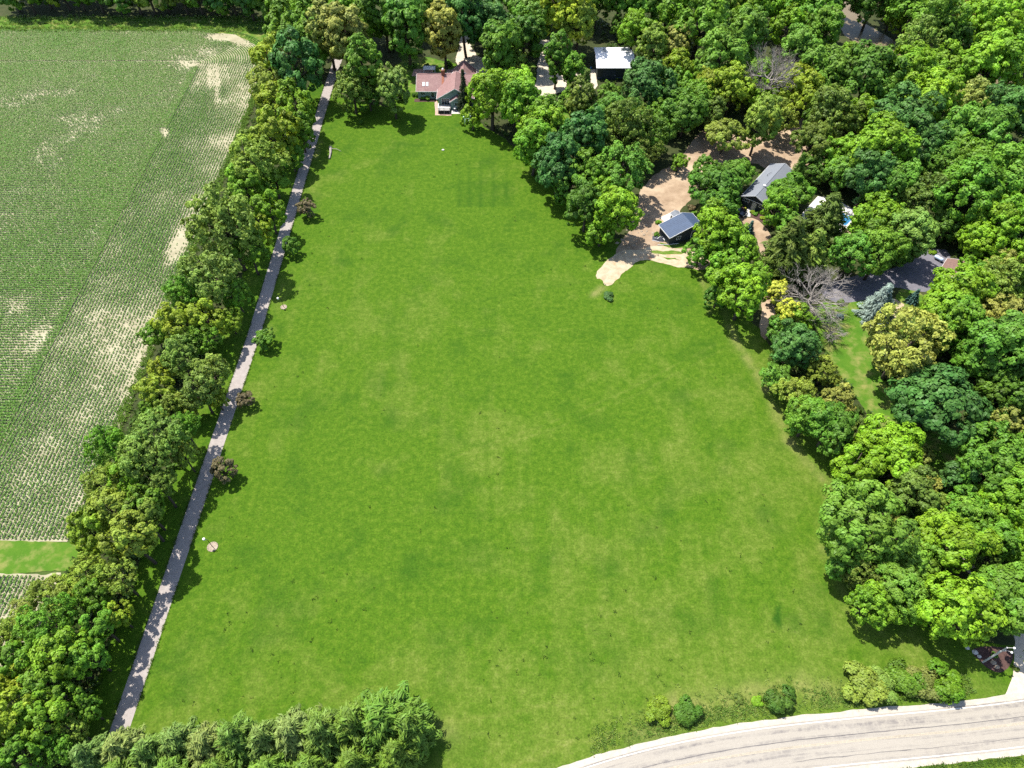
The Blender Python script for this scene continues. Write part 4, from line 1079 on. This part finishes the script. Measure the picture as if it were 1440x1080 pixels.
# red-roofed house: long block, front wing, rear wing
I4 = Matrix.Identity(4)
red = tag(empty("house", (-20, 206, 0)), "sage-walled house with red-brown roofs and a front gable at the top of the lawn", "house")
red.matrix_world = Matrix.Translation((-20, 206, 0)); iR = Matrix.Translation((20, -206, 0))
gable_block(red, iR, -29.2, -11.8, 206.7, 216.9, 2.7, 5.1, 211.8, M_TEALWALL, M_REDROOF, M_WHITE, 0.45)
RW = iR @ Matrix(((0, 1, 0, 0), (1, 0, 0, 0), (0, 0, 1, 0), (0, 0, 0, 1)))      # x <-> y: ridge runs north
gable_block(red, RW, 201.9, 211.4, -22.5, -12.0, 3.1, 6.1, -17.25, M_TEALWALL, M_REDROOF, M_WHITE, 0.5)
gable_block(red, RW, 212.4, 218.6, -18.5, -11.7, 3.0, 5.9, -15.1, M_TEALWALL, M_REDROOF, M_WHITE, 0.45)
gable_block(red, RW, 200.5, 201.88, -18.6, -15.0, 2.75, 3.9, -16.8, M_TEALWALL, M_REDROOF, M_WHITE, 0.35, th=0.12)
for c, w, h, nm, ml in [((-16.8, 200.5, 1.75, -1), 1.2, 1.1, "window", 1), ((-20.3, 201.9, 1.85, -1), 2.4, 2.0, "patio_door", 2), ((-27.6, 206.7, 1.7, -1), 1.3, 0.9, "window", 1), ((-24.6, 206.7, 1.4, -1), 0.95, 2.05, "front_door", 0)]:
    window(red, iR, c, 'x', w, h, name=nm, mull=ml)
ch = MB().box((-21.9, 211.3, 4.4), (-20.9, 212.3, 6.6)).build("chimney", M_BRICK, red, M=iR)
MB().lathe([(0.30, 0), (0.34, 0.25), (0.2, 0.5)], 10, (-21.4, 211.8, 6.6)).build("chimney_pot", M_WHITE, ch, M=iR)
rs = (5.1 - 2.7) / 5.1
for x in (-27.35, -26.25):
    y0, y1 = 207.9, 209.1
    z0, z1 = 2.7 + rs * (y0 - 206.7) + 0.2, 2.7 + rs * (y1 - 206.7) + 0.2
    k = MB().slab([(x - 0.36, y0, z0 + 0.08), (x + 0.36, y0, z0 + 0.08), (x + 0.36, y1, z1 + 0.08), (x - 0.36, y1, z1 + 0.08)], 0.16).build("skylight", M_WHITE, red, M=iR)
    MB().slab([(x - 0.28, y0 + 0.08, z0 + 0.15), (x + 0.28, y0 + 0.08, z0 + 0.15), (x + 0.28, y1 - 0.08, z1 + 0.09), (x - 0.28, y1 - 0.08, z1 + 0.09)], 0.03).build("pane", M_SKYLIGHT, k, M=iR)
# rust-red stain strip below the chimney is flashing metal
MB().slab([(-21.75, 207.2, 3.20), (-21.05, 207.2, 3.20), (-21.05, 211.2, 5.08), (-21.75, 211.2, 5.08)], 0.02).build("flashing", M_BRICK, red, M=iR)

dk = tag(empty("deck", (-20.6, 200, 0)), "small weathered raised deck with railing before the red-roofed house gable", "deck")
iD = Matrix.Translation((20.6, -200, 0))
for k in range(12):
    x = -22.4 + k * 0.30
    MB().box((x, 198.2, 1.02), (x + 0.28, 201.2, 1.07)).build("deck_board", M_DECK, dk, M=iD)
for x, y in ((-22.35, 198.25), (-20.6, 198.25), (-18.85, 198.25), (-22.35, 201.0), (-18.85, 201.0)):
    MB().box((x - 0.06, y - 0.06, 0.0), (x + 0.06, y + 0.06, 1.95)).build("post", M_DECK, dk, M=iD)
MB().box((-22.4, 198.19, 1.85), (-18.8, 198.31, 1.95)).build("rail", M_WHITE, dk, M=iD)
MB().box((-22.41, 198.32, 1.85), (-22.29, 201.2, 1.95)).build("rail", M_WHITE, dk, M=iD)
bl = MB()
for k in range(22): bl.box((-22.25 + k * 0.155, 198.23, 1.08), (-22.21 + k * 0.155, 198.27, 1.84))
bl.build("balusters", M_DECK, dk, M=iD)["kind"] = "stuff"
MB().box((-22.3, 198.33, 0.0), (-18.9, 198.37, 0.98)).build("skirt", M_BLACK, dk, M=iD)
gr = tag(empty("grill", (-17.4, 199.6, 0)), "black kettle grill with pale lid on the pad beside the deck", "grill")
MB().lathe([(0.1, 0.55), (0.34, 0.7), (0.38, 0.85)], 12).build("bowl", M_BLACK, gr); MB().lathe([(0.38, 0.86), (0.36, 1.0), (0.22, 1.12), (0.03, 1.16)], 12).build("lid", M_WHITE, gr, smooth=True)
for a in (0.5, 2.6, 4.7): MB().tube([(0.2 * math.cos(a), 0.2 * math.sin(a), 0.62), (0.38 * math.cos(a), 0.38 * math.sin(a), 0.02)], 0.025, 5).build("leg", M_BLACK, gr)
sheet("grill_pad", [(-18.6, 198.2), (-15.6, 198.2), (-15.4, 200.4), (-18.6, 200.4)], 0.02, M_CONC)
sheet("gravel_border", [(-23.4, 197.4), (-18.4, 197.2), (-18.4, 198.1), (-22.6, 198.1), (-22.6, 202), (-23.4, 205.8), (-24.0, 205.8)], 0.02, M_BRICKPAVE, 0.1, 0.4, 2)
sheet("brick_terrace", W2([(579, 107), (582, 97), (609, 97), (609, 107)]), 0.02, M_BRICKPAVE)
sheet("brick_terrace", W2([(627, 103), (628, 98), (640, 98), (640, 103)]), 0.02, M_BRICKPAVE)
sheet("foundation_bed", [(-30.3, 204.9), (-23.6, 204.9), (-23.6, 206.6), (-30.3, 206.6)], 0.02, M_MULCH, 0.15, 0.4, 5)
pt = tag(empty("patio_canopy", (-26.6, 221.0, 0)), "white flat canopy on posts over the terrace behind the red-roofed house", "canopy")
MB().box((-1.9, -1.2, 2.3), (1.9, 1.2, 2.4)).build("top", M_WHITE, pt)
for x in (-1.8, 1.8):
    for y in (-1.1, 1.1): MB().box((x - 0.05, y - 0.05, 0), (x + 0.05, y + 0.05, 2.3)).build("post", M_WHITE, pt)

p = at(657, 172)
bs = tag(empty("garden_swing", (p[0], p[1], 0), 0.3), "pale teal garden swing seat half under the bright green tree", "garden swing")
for sx in (-0.95, 0.95):
    MB().tube([(sx, -0.75, 0), (sx, 0, 2.1)], 0.05, 5).build("frame_leg", M_TEALPAINT, bs); MB().tube([(sx, 0.75, 0), (sx, 0, 2.1)], 0.05, 5).build("frame_leg", M_TEALPAINT, bs)
MB().tube([(-1.0, 0, 2.1), (1.0, 0, 2.1)], 0.06, 6).build("top_beam", M_TEALPAINT, bs)
MB().slab([(-1.2, -0.6, 2.2), (1.2, -0.6, 2.2), (1.2, 0.6, 2.32), (-1.2, 0.6, 2.32)], 0.04).build("canopy", M_TEALPAINT, bs)
for k in range(4): MB().box((-0.75, -0.35 + k * 0.17, 0.45), (0.75, -0.21 + k * 0.17, 0.48)).build("seat_slat", M_TEALPAINT, bs)
for k in range(3): MB().box((-0.75, 0.34, 0.55 + k * 0.17), (0.75, 0.37, 0.68 + k * 0.17)).build("back_slat", M_TEALPAINT, bs)

# white-roofed barn
bn = tag(empty("barn", (33, 224, 0)), "dark barn under a bright white metal roof among the woods", "barn")
iB = Matrix.Translation((-33, -224, 0))
gable_block(bn, iB, 27.2, 38.8, 218.0, 230.4, 4.0, 5.2, 224.2, M_DARKWALL, M_WHITEROOF, M_WHITE, 0.35, ribs=0.9)
d = MB().box((29.0, 217.94, 0.05), (33.2, 217.99, 3.2)).build("sliding_door", M_NAVYWALL, bn, M=iB); MB().box((33.0, 217.88, 1.2), (33.08, 217.93, 1.6)).build("handle", M_GALV, d, M=iB)
MB().box((27.3, 217.95, 0.45), (38.7, 217.985, 0.75)).build("base_board", M_BLUEROOF, bn, M=iB)
for y in (225.8, 227.6): MB().box((29.6, y, 4.95), (30.3, y + 1.1, 5.22)).build("roof_vent", M_GALV, bn, M=iB)
p = at(831, 97); b = tag(empty("barrel", (p[0], p[1], 0)), "small blue barrel beside the white-roofed barn", "barrel")
MB().lathe([(0.28, 0), (0.31, 0.3), (0.31, 0.6), (0.28, 0.88)], 12).build("drum", m_plain("blue_plastic", (0.03, 0.14, 0.36), 0.4), b); MB().lathe([(0.27, 0.885), (0.27, 0.93)], 12).build("lid", M_BLACK, b)

# blue-roofed garage
gO = (39.36, 137.87); gu = (-0.384, 0.924)
G4 = frame_mat(gO, gu)
ga = empty("garage", (gO[0], gO[1], 0)); tag(ga, "dark garage with slate-blue metal roof at the edge of the dirt yard", "garage")
iG = Matrix.Translation((-gO[0], -gO[1], 0)) @ G4
gable_block(ga, iG, 0.35, 5.2, 0.35, 9.4, 2.55, 4.35, 6.55, M_NAVYWALL, M_BLUEROOF, M_WHITE, 0.35, ze2=3.3, ribs=0.55)
window(ga, iG, (0.35, 3.0, 1.5, -1), 'y', 1.1, 0.9); window(ga, iG, (0.35, 7.6, 1.3, -1), 'y', 1.8, 2.1, name="side_door", glass=M_NAVYWALL, mull=0)
sh = tag(empty("shed", (42.4, 147.9, 0)), "little grey-blue roofed shed behind the blue-roofed garage", "shed")
iS = Matrix.Translation((-42.4, -147.9, 0)) @ frame_mat((41.9, 146.3), gu)
gable_block(sh, iS, 0.1, 2.0, 0.1, 2.2, 2.1, 2.6, 1.2, M_NAVYWALL, M_GREYROOF, M_WHITE, 0.2, th=0.1)
window(sh, iS, (1.05, 0.1, 1.0, -1), 'x', 0.8, 1.8, name="shed_door", glass=M_NAVYWALL, mull=0)
sheet("concrete_pad", W2([(928, 306), (943, 299), (948, 307), (936, 313)]), 0.022, M_CONC)
p = at(925.5, 336)
tp = tag(empty("tarp_heap", (p[0], p[1], 0), -0.2), "dark tarp-covered heap with pale edge boards beside the blue-roofed garage", "tarp heap")
r_ = random.Random(4); tv = MB(); NXX, NYY = 12, 9
for j in range(NYY):
    for i in range(NXX):
        u, v = i / (NXX - 1) * 2 - 1, j / (NYY - 1) * 2 - 1
        tv.v.append((u * 1.5, v * 0.95, max(0.02, 0.65 * (1 - u ** 4) * (1 - v ** 4) * r_.uniform(0.6, 1.1))))
tv.f = [(j * NXX + i, j * NXX + i + 1, (j + 1) * NXX + i + 1, (j + 1) * NXX + i) for j in range(NYY - 1) for i in range(NXX - 1)]
tv.build("tarp", M_TARP, tp)
for a, b in (((-1.5, -0.9, 0.12), (0.3, -1.1, 0.1)), ((0.9, 0.95, 0.2), (1.65, -0.5, 0.25)), ((-0.3, -0.8, 0.66), (0.4, 0.2, 0.74))): MB().tube([a, b], 0.07, 4).build("edge_board", M_WHITE, tp)
a, b = at(924.5, 345), at(954, 343)
tag(MB().tube([(a[0], a[1], 0.14), ((a[0] + b[0]) / 2, (a[1] + b[1]) / 2 - 0.1, 0.13), (b[0], b[1], 0.14)], 0.11, 7).build("timber_pole", M_GALV, None), "long grey pole lying on the grass before the blue-roofed garage", "pole")
p = at(889, 292)
wt = tag(empty("picnic_table", (p[0], p[1], 0), 0.5), "orange-brown wooden table under the lime tree at the dirt yard", "table")
MW = m_plain("orange_wood", (0.33, 0.19, 0.08), 0.8)
for k in range(4): MB().box((-0.8, -0.42 + k * 0.21, 0.72), (0.8, -0.23 + k * 0.21, 0.76)).build("table_board", MW, wt)
for x in (-0.6, 0.6):
    for s in (-1, 1): MB().tube([(x, s * 0.15, 0.71), (x, s * 0.55, 0.0)], 0.045, 4).build("leg", MW, wt)
rk = random.Random(9)
stones = [(882, 324), (888, 327), (893, 322), (898, 328), (902, 325), (906, 330), (910, 326), (886, 331), (894, 333), (875, 337), (880, 341), (899, 318), (908, 317), (913, 331), (917, 329), (884, 349), (891, 346), (868, 342), (873, 356), (896, 340), (908, 303), (912, 306)]
for x, y in stones:
    p = at(x + rk.uniform(-1, 1), y + rk.uniform(-1, 1)); bm = bmesh.new(); bmesh.ops.create_icosphere(bm, subdivisions=2, radius=1)
    s = rk.uniform(0.16, 0.42); ex = rk.uniform(0.7, 1.8)
    for v in bm.verts:
        q = v.co * (1 + 0.22 * math.sin(v.co.x * 4 + x) * math.cos(v.co.y * 5 + y)); v.co = Vector((q.x * s * ex, q.y * s, max(-0.02, q.z * s * 0.6)))
    me = bpy.data.meshes.new("stone"); bm.to_mesh(me); bm.free(); me.materials.append(M_STONE)
    o = obj("stone", me, None, (p[0], p[1], 0.02)); o.rotation_euler = (0, 0, rk.uniform(0, 6.28))
    tag(o, "pale rubble stone scattered on the shaded dirt beside the blue-roofed garage", "stone", "rubble stones on the dirt yard")

# grey-roofed house
hO = (60.25, 154.17); hu = (0.61, 0.793)
H4 = frame_mat(hO, hu)
gh = tag(empty("house", (hO[0], hO[1], 0)), "black-walled house under a long grey shingle gable roof beside the sandy turnaround", "house")
iH = Matrix.Translation((-hO[0], -hO[1], 0)) @ H4
gable_block(gh, iH, 0.6, 17.6, 0.45, 7.4, 2.95, 4.5, 3.75, M_NAVYWALL, M_GREYROOF, M_WHITE, 0.45)
for y, w, m_ in ((1.5, 1.7, 3), (6.2, 1.9, 3)): window(gh, iH, (0.6, y, 2.0, -1), 'y', w, 0.8, mull=m_)
window(gh, iH, (0.6, 3.9, 1.1, -1), 'y', 1.0, 2.0, name="front_door", mull=1, glass=M_GALV)
MB().box((0.45, 0.5, 2.55), (0.585, 7.35, 2.68)).build("belt_board", M_WHITE, gh, M=iH)
for x in (4.5, 9.0, 13.5): window(gh, iH, (x, 0.45, 1.6, -1), 'x', 1.3, 1.0)
MB().box((5.0, 3.35, 4.55), (5.5, 4.0, 5.0)).build("roof_vent", M_WHITE, gh, M=iH)
MB().tube([(11.0, 2.0, 3.7), (11.0, 2.0, 4.35)], 0.06, 6).build("vent_pipe", M_BLACK, gh, M=iH)
MB().tube([(11.0, 2.0, 4.3), (12.6, 2.4, 4.42)], 0.04, 5).build("antenna", M_BLACK, gh, M=iH)
MB().tube([(3.0, 5.6, 3.8), (3.0, 5.6, 4.3)], 0.07, 6).build("vent_pipe", M_BLACK, gh, M=iH)


def car(name, label, px, py, head, paint):
    p = at(px, py)
    c = tag(empty(name, (p[0], p[1], 0), math.atan2(head[1], head[0])), label, "car")
    prof = [(-2.3, 0.45), (-2.33, 0.8), (-2.2, 1.05), (-1.95, 1.12), (-1.7, 1.62), (-1.2, 1.72), (0.2, 1.70), (0.55, 1.55), (1.05, 1.12), (1.9, 1.0), (2.25, 0.82), (2.32, 0.45)]
    ys = [-0.92, -0.86, -0.45, 0.45, 0.86, 0.92]
    mb = MB()
    for y in ys:
        for x, z in prof:
            top = z > 1.14; k = abs(y)
            yy = y * (0.80 if top else 1.0)
            mb.v.append((x * (1.0 if k < 0.5 else (0.99 if k < 0.9 else 0.97)), yy, z - (0.0 if k < 0.5 else (0.03 if k < 0.9 else 0.12)) * (z > 0.6)))
    n = len(prof)
    for j in range(len(ys) - 1):
        for i in range(n):
            i2 = (i + 1) % n
            mb.f.append((j * n + i, j * n + i2, (j + 1) * n + i2, (j + 1) * n + i))
    mb.f += [tuple(range(n)), tuple(range((len(ys) - 1) * n, len(ys) * n))[::-1]]
    mb.build("body", paint, c, smooth=False)
    MB().slab([(1.02, -0.66, 1.20), (1.02, 0.66, 1.20), (0.60, 0.62, 1.58), (0.60, -0.62, 1.58)], 0.02, (0.5, 0, 0.5)).build("windscreen", M_GLASSD, c)
    MB().slab([(-1.93, -0.64, 1.2), (-1.93, 0.64, 1.2), (-1.73, 0.6, 1.58), (-1.73, -0.6, 1.58)], 0.025, (-1, 0, 0.2)).build("rear_window", M_GLASSD, c)
    for s in (-1, 1):
        MB().slab([(-1.7, s * 0.752, 1.2), (0.8, s * 0.752, 1.2), (0.45, s * 0.735, 1.5), (-1.55, s * 0.735, 1.5)], 0.02, (0, s, 0)).build("side_window", M_GLASSD, c)
        MB().box((2.22, s * 0.55 - 0.18, 0.68), (2.30, s * 0.55 + 0.18, 0.84)).build("headlight", M_WHITE, c)
        for x in (-1.4, 1.4):
            w = MB().tube([(x, s * 0.72, 0.34), (x, s * 0.95, 0.34)], 0.34, 14).build("wheel", M_TYRE, c)
            MB().tube([(x, s * 0.952, 0.34), (x, s * 0.965, 0.34)], 0.2, 10).build("rim", M_GALV, w)
    return c


dh = at(1044, 302) - at(1031, 295)
car("car", "dark blue car parked before the grey-roofed house", 1036.5, 300, dh[:2] / np.linalg.norm(dh[:2]), M_CARPAINT)

# swimming pool
pl = tag(empty("swimming_pool", tuple(at(1172, 302))), "blue swimming pool in a white concrete deck, mostly hidden by trees", "swimming pool")
c = at(1172, 302); ax = unit((at(1192, 305) - at(1155, 288))[None])[0]; ay = np.array([-ax[1], ax[0], 0])
def rr_rect(a, b, rad, n=5):
    out = []
    for sx, sy, t0 in ((1, 1, 0), (-1, 1, 1), (-1, -1, 2), (1, -1, 3)):
        for k in range(n + 1):
            t = (t0 + k / n) * math.pi / 2
            out.append((sx * (a - rad) + rad * math.cos(t), sy * (b - rad) + rad * math.sin(t)))
    return out
ring = MB()
oi, ii_ = rr_rect(4.9, 2.6, 1.0), rr_rect(4.5, 2.2, 0.8)
tw = lambda q, z: (ax[0] * q[0] + ay[0] * q[1], ax[1] * q[0] + ay[1] * q[1], z)
for k in range(len(oi)):
    k2 = (k + 1) % len(oi)
    ring.poly([tw(oi[k], 0.05), tw(oi[k2], 0.05), tw(ii_[k2], 0.05), tw(ii_[k], 0.05)]); ring.poly([tw(oi[k], 0.0), tw(oi[k2], 0.0), tw(oi[k2], 0.05), tw(oi[k], 0.05)]); ring.poly([tw(ii_[k], 0.0), tw(ii_[k2], 0.0), tw(ii_[k2], 0.05), tw(ii_[k], 0.05)])
ring.build("coping", M_POOLDECK, pl)
MB().poly([tw(q, 0.035) for q in rr_rect(4.52, 2.22, 0.8)]).build("water", M_WATER, pl)

# brown-roofed building and the tank
bO = at(1317, 386, 2.8)[:2]; bu = unit((at(1331.5, 363.5, 2.8) - at(1317, 386, 2.8))[None])[0]
bb = tag(empty("outbuilding", (bO[0], bO[1], 0)), "brown-roofed building with white eave beside the asphalt parking lot", "building")
iX = Matrix.Translation((-bO[0], -bO[1], 0)) @ frame_mat(bO, bu)
gable_block(bb, iX, 0.3, 7.2, 0.4, 7.6, 2.7, 4.1, 4.0, M_NAVYWALL, M_BROWNROOF, M_WHITE, 0.35)
MB().box((1.6, 0.33, 0.05), (4.4, 0.38, 2.2)).build("garage_door", M_WHITE, bb, M=iX); window(bb, iX, (0.3, 2.2, 1.5, -1), 'y', 1.2, 1.0)
p = at(1318.5, 366)
tk = tag(empty("storage_tank", (p[0], p[1], 0), math.atan2(*(at(1323, 367) - at(1314, 362))[[1, 0]])), "pale blue rounded tank lying at the edge of the parking lot", "tank")
prof = [(0.02, -1.15), (0.3, -1.08), (0.42, -0.9), (0.46, -0.6), (0.46, 0.6), (0.42, 0.9), (0.3, 1.08), (0.02, 1.15)]
tb = MB().lathe(prof, 14).build("shell", M_TANK, tk, smooth=True, M=Matrix.Translation((0, 0, 0.72)) @ Matrix.Rotation(math.pi / 2, 4, 'Y'))
MB().lathe([(0.16, 1.15), (0.16, 1.28), (0.02, 1.32)], 10).build("valve_cap", M_GALV, tk)
for x in (-0.7, 0.7): MB().box((x - 0.08, -0.35, 0), (x + 0.08, 0.35, 0.34)).build("saddle", M_CONC, tk)

# ------------------------------------------------------------------ small things
for x, y, hh_, hx, hy, lab in ((299, 769, 3.0, -1, 0.15, "lower white-headed lamp post on a pale stone disc beside the driveway"), (399, 432, 3.0, -1, -0.1, "upper white-headed lamp post on a small stone disc beside the driveway")):
    p = at(x, y); big = y > 600
    l = tag(empty("lamp_post", (p[0], p[1], 0)), lab, "lamp post", "lamp posts along the driveway")
    MB().tube([(0, 0, 0.02), (0, 0, hh_)], [0.06, 0.045], 8).build("post", M_BLACK, l)
    MB().tube([(0, 0, hh_ - 0.1), (hx * 0.25, hy * 0.25, hh_ + 0.05), (hx * 0.55, hy * 0.55, hh_)], 0.03, 6).build("arm", M_BLACK, l)
    h = MB().lathe([(0.06, -0.32), (0.20, -0.25), (0.23, 0.0), (0.16, 0.14), (0.05, 0.2)], 10, (hx * 0.6, hy * 0.6, hh_ - 0.05)).build("lantern", M_WHITE, l, smooth=True)
    MB().lathe([(0.24, 0.0), (0.05, 0.16)], 10, (hx * 0.6, hy * 0.6, hh_ + 0.12)).build("cap", M_WHITE, h)
    s = tag(empty("stone_disc", (p[0], p[1], 0)), "pale stone disc around the foot of the " + ("lower" if big else "upper") + " lamp post", "paving", "stone discs under the lamp posts")
    R_ = 0.95 if big else 0.72
    MB().lathe([(R_, 0.0), (R_ - 0.03, 0.055), (0.05, 0.06)], 24).build("paving", M_STONE, s)
    for k in range(14):
        a0, a1 = 6.283 * k / 14 + 0.03, 6.283 * (k + 1) / 14 - 0.03
        e_ = MB(); e_.slab([(math.cos(a) * q, math.sin(a) * q, 0.10) for a, q in ((a0, R_ - 0.16), (a0, R_ + 0.04), (a1, R_ + 0.04), (a1, R_ - 0.16))], 0.1)
        e_.build("edging_stone", M_STONE, s)

p = at(1382, 931)
up_ = tag(empty("utility_pole", (p[0], p[1], 0)), "grey weathered utility pole with lamp arms in the mulch bed", "utility pole")
MB().tube([(0, 0, 0), (0.1, 0.05, 3.5), (0.2, 0.1, 7.0)], [0.17, 0.15, 0.12], 9).build("pole", M_GALV, up_)
for a, z in ((-0.1, 6.95), (-0.5, 6.1)):
    ar = MB().tube([(0.2, 0.1, z), (0.2 + 0.9 * math.cos(a), 0.1 + 0.9 * math.sin(a), z + 0.18)], 0.04, 6).build("arm", M_GALV, up_)
    q = (0.2 + 1.05 * math.cos(a), 0.1 + 1.05 * math.sin(a), z + 0.02)
    MB().lathe([(0.08, 0.0), (0.2, 0.06), (0.17, 0.2), (0.06, 0.26)], 10, q).build("lamp_head", M_WHITE, ar, smooth=True)
MB().box((-0.35, -0.05, 5.6), (0.7, 0.06, 5.72)).build("crossarm", M_GALV, up_)
MB().tube([(0.05, 0.12, 4.6), (0.05, 0.12, 5.3)], 0.14, 8).build("transformer", M_GALV, up_)
for x, y, s, c_, lab in ((1397, 932, 0.42, M_STONE, "orange-tan boulder in the mulch bed"), (1360, 911, 0.34, M_CONC, "pale rock at the mulch bed's left tip"), (1371, 917, 0.42, M_CONC, "white rock left of the utility pole"), (1377, 923, 0.3, M_CONC, "small pale rock against the utility pole"), (1402, 938, 0.35, M_STONE, "brown boulder at the front of the mulch bed"), (623, 211, 0.35, M_CONC, "tiny pale stone alone on the upper lawn")):
    p = at(x, y); bm = bmesh.new(); bmesh.ops.create_icosphere(bm, subdivisions=2, radius=1)
    for v in bm.verts:
        q = v.co * (1 + 0.2 * math.sin(v.co.x * 4 + x) * math.cos(v.co.y * 5 + y)); v.co = Vector((q.x * s * 1.2, q.y * s, max(-0.03, q.z * s * 0.7)))
    me = bpy.data.meshes.new("boulder"); bm.to_mesh(me); bm.free(); me.materials.append(c_)
    tag(obj("boulder", me, None, (p[0], p[1], 0.03)), lab, "boulder")

p = at(463.5, 224); q = at(465, 208)
lg = tag(empty("fallen_log", (p[0], p[1], 0)), "weathered fallen log with a side branch on the upper lawn", "log")
dv = Vector(q - p)
MB().tube([(0, 0, 0.25), tuple(dv * 0.5 + Vector((0.2, 0, 0.28))), tuple(dv + Vector((0, 0, 0.3)))], [0.22, 0.32, 0.42], 8).build("stem", M_DEAD, lg)
MB().tube([tuple(dv * 0.85 + Vector((0, 0, 0.4))), tuple(dv * 0.8 + Vector((1.8, -0.1, 0.5))), tuple(dv * 0.75 + Vector((3.2, -0.4, 0.12)))], [0.12, 0.09, 0.04], 5).build("branch", M_DEAD, lg)
for k in range(6):
    a = k * 1.05; MB().tube([tuple(dv + Vector((0, 0, 0.35))), tuple(dv + Vector((0.8 * math.cos(a), 0.5, 0.4 + 0.6 * math.sin(a))))], [0.1, 0.03], 4).build("root", M_BARK, lg)


# ------------------------------------------------------------------ weeds and rough grass
def tufts(name, pts, label, colr, hgt, wid, blades, seed, mat=M_CROP, cat="grass"):
    r = np.random.default_rng(seed); pts = np.asarray(pts); n = len(pts) * blades
    b = np.repeat(np.c_[pts[:, :2], np.full(len(pts), 0.01)], blades, 0); sc = np.repeat(pts[:, 2], blades)
    a = r.random(n) * 6.283; q = r.random(n) * sc * 0.35
    b[:, 0] += np.cos(a) * q; b[:, 1] += np.sin(a) * q
    a2 = r.random(n) * 6.283; L = sc * hgt * r.uniform(0.6, 1.3, n); out = L * r.uniform(0.3, 1.0, n)
    tip = b + np.c_[np.cos(a2) * out, np.sin(a2) * out, L * 0.8]; m = b + np.c_[np.cos(a2) * out * 0.45, np.sin(a2) * out * 0.45, L * 0.75]
    s = np.c_[-np.sin(a2), np.cos(a2), np.zeros(n)] * (wid * sc)[:, None]
    V = np.stack([b, m + s, tip, m - s], 1).reshape(-1, 3)
    t = np.repeat(np.clip(r.normal(0.5, 0.2, (n, 2)), 0, 1), 4, 0)
    o = tag(obj(name, crown_mesh(name, V, t, mat)), label, cat, kind='stuff'); o.color = (*colr, 1)
    return o


r = np.random.default_rng(8)
W_ = []
while len(W_) < 230:
    x, y = r.uniform(200, 1180), r.uniform(180, 1040)
    p = at(x, y)
    if p[0] < -55 or (p[0] > 0 and p[1] < np.interp(p[0], rx, ry) + 6) or x > 980 + (y - 400) * 0.32 or fbm(p[0], p[1], 16, 66, 3) < 0.47: continue
    W_.append((p[0], p[1], r.uniform(0.5, 1.3)))
tufts("lawn_weeds", W_, "dark weed tufts dotting the mown lawn", (0.042, 0.085, 0.012), 0.19, 0.06, 10, 1)
V_ = []
for _ in range(3400):
    X = r.uniform(12, 100); Yc = np.interp(X, rx, ry); off = 4.5 + abs(r.normal(0, 1.7)) + r.random() * 1.0
    if X > 74 and X < 84: continue
    dens = fbm(X, Yc + off, 5, 12, 3)
    if dens < 0.40 and r.random() < 0.8: continue
    V_.append((X, Yc + off, r.uniform(0.6, 1.5)))
V_ = np.array(V_)
tufts("verge_grass", V_[::2], "tall green grass along the road verge", (0.100, 0.190, 0.026), 0.30, 0.045, 8, 2)
tufts("verge_straw", V_[1::2], "pale dry grass mixed into the road verge", (0.19, 0.26, 0.06), 0.24, 0.04, 6, 3)
S_ = [(6 + r.random() * 95, 0, 0) for _ in range(1500)]
S_ = [(x, np.interp(x, rx, ry) - 4.35 - abs(r.normal(0, 0.6)), r.uniform(0.5, 1.0)) for x, _, _ in S_]
tufts("verge_grass", S_, "short green grass below the road", (0.07, 0.14, 0.018), 0.34, 0.06, 8, 4)
E_ = []
for _ in range(2600):
    Y = r.uniform(58, 226); E_.append((-80.4 + r.normal(0, 0.6), Y, r.uniform(0.6, 1.6)))
for _ in range(1500): E_.append((r.uniform(-190, -84), r.choice([250.8, 252.5, 256, 260]) + r.normal(0, 0.8), r.uniform(0.8, 1.8)))
tufts("field_edge_grass", E_, "rank green grass along the edges of the maize field", (0.105, 0.195, 0.022), 0.42, 0.07, 8, 5)
U_ = []
for _ in range(2400):
    Y = r.uniform(14, 226); U_.append((r.uniform(-78, -66.5), Y, r.uniform(0.8, 2.2)))
tufts("hedge_undergrowth", U_, "leafy undergrowth at the foot of the hedgerow", (0.07, 0.13, 0.02), 0.55, 0.13, 10, 6, cat="undergrowth")

def inside(x, y, poly):
    c = False
    for (xa, ya), (xb, yb) in zip(poly, poly[1:] + poly[:1]):
        if (ya > y) != (yb > y) and x < (xb - xa) * (y - ya) / (yb - ya) + xa: c = not c
    return c


F_, keepout = [], ((840, 1165, 165, 400), (1025, 1095, 290, 480), (745, 845, 50, 140), (575, 695, 20, 140), (1145, 1340, 345, 430), (1125, 1210, 270, 335), (1330, 1540, 775, 990), (1100, 1520, -60, 155))
while len(F_) < 7500:
    x, y = r.uniform(470, 1500), r.uniform(-30, 880)
    if not inside(x, y, WOOD) or any(xa < x < xb and ya < y < yb for xa, xb, ya, yb in keepout) or any(inside(x, y, q) for q in yard_pts.values()): continue
    p = at(x, y)
    F_.append((p[0], p[1], r.uniform(0.9, 2.2)))
tufts("woodland_undergrowth", F_, "leafy undergrowth on the woodland floor", (0.060, 0.115, 0.018), 0.5, 0.13, 8, 9, cat="undergrowth")
D_ = []
for _ in range(2200):
    Y = r.uniform(12, 228); sd_ = r.choice([-1, 1])
    if fbm(Y, sd_ * 5, 4, 61, 3) < 0.42: continue
    D_.append((dwx(Y) + sd_ * (1.47 + abs(r.normal(0, 0.12))), Y, r.uniform(0.4, 1.0)))
tufts("drive_edge_grass", D_, "ragged grass growing over the driveway edges", (0.065, 0.125, 0.014), 0.26, 0.06, 8, 10)
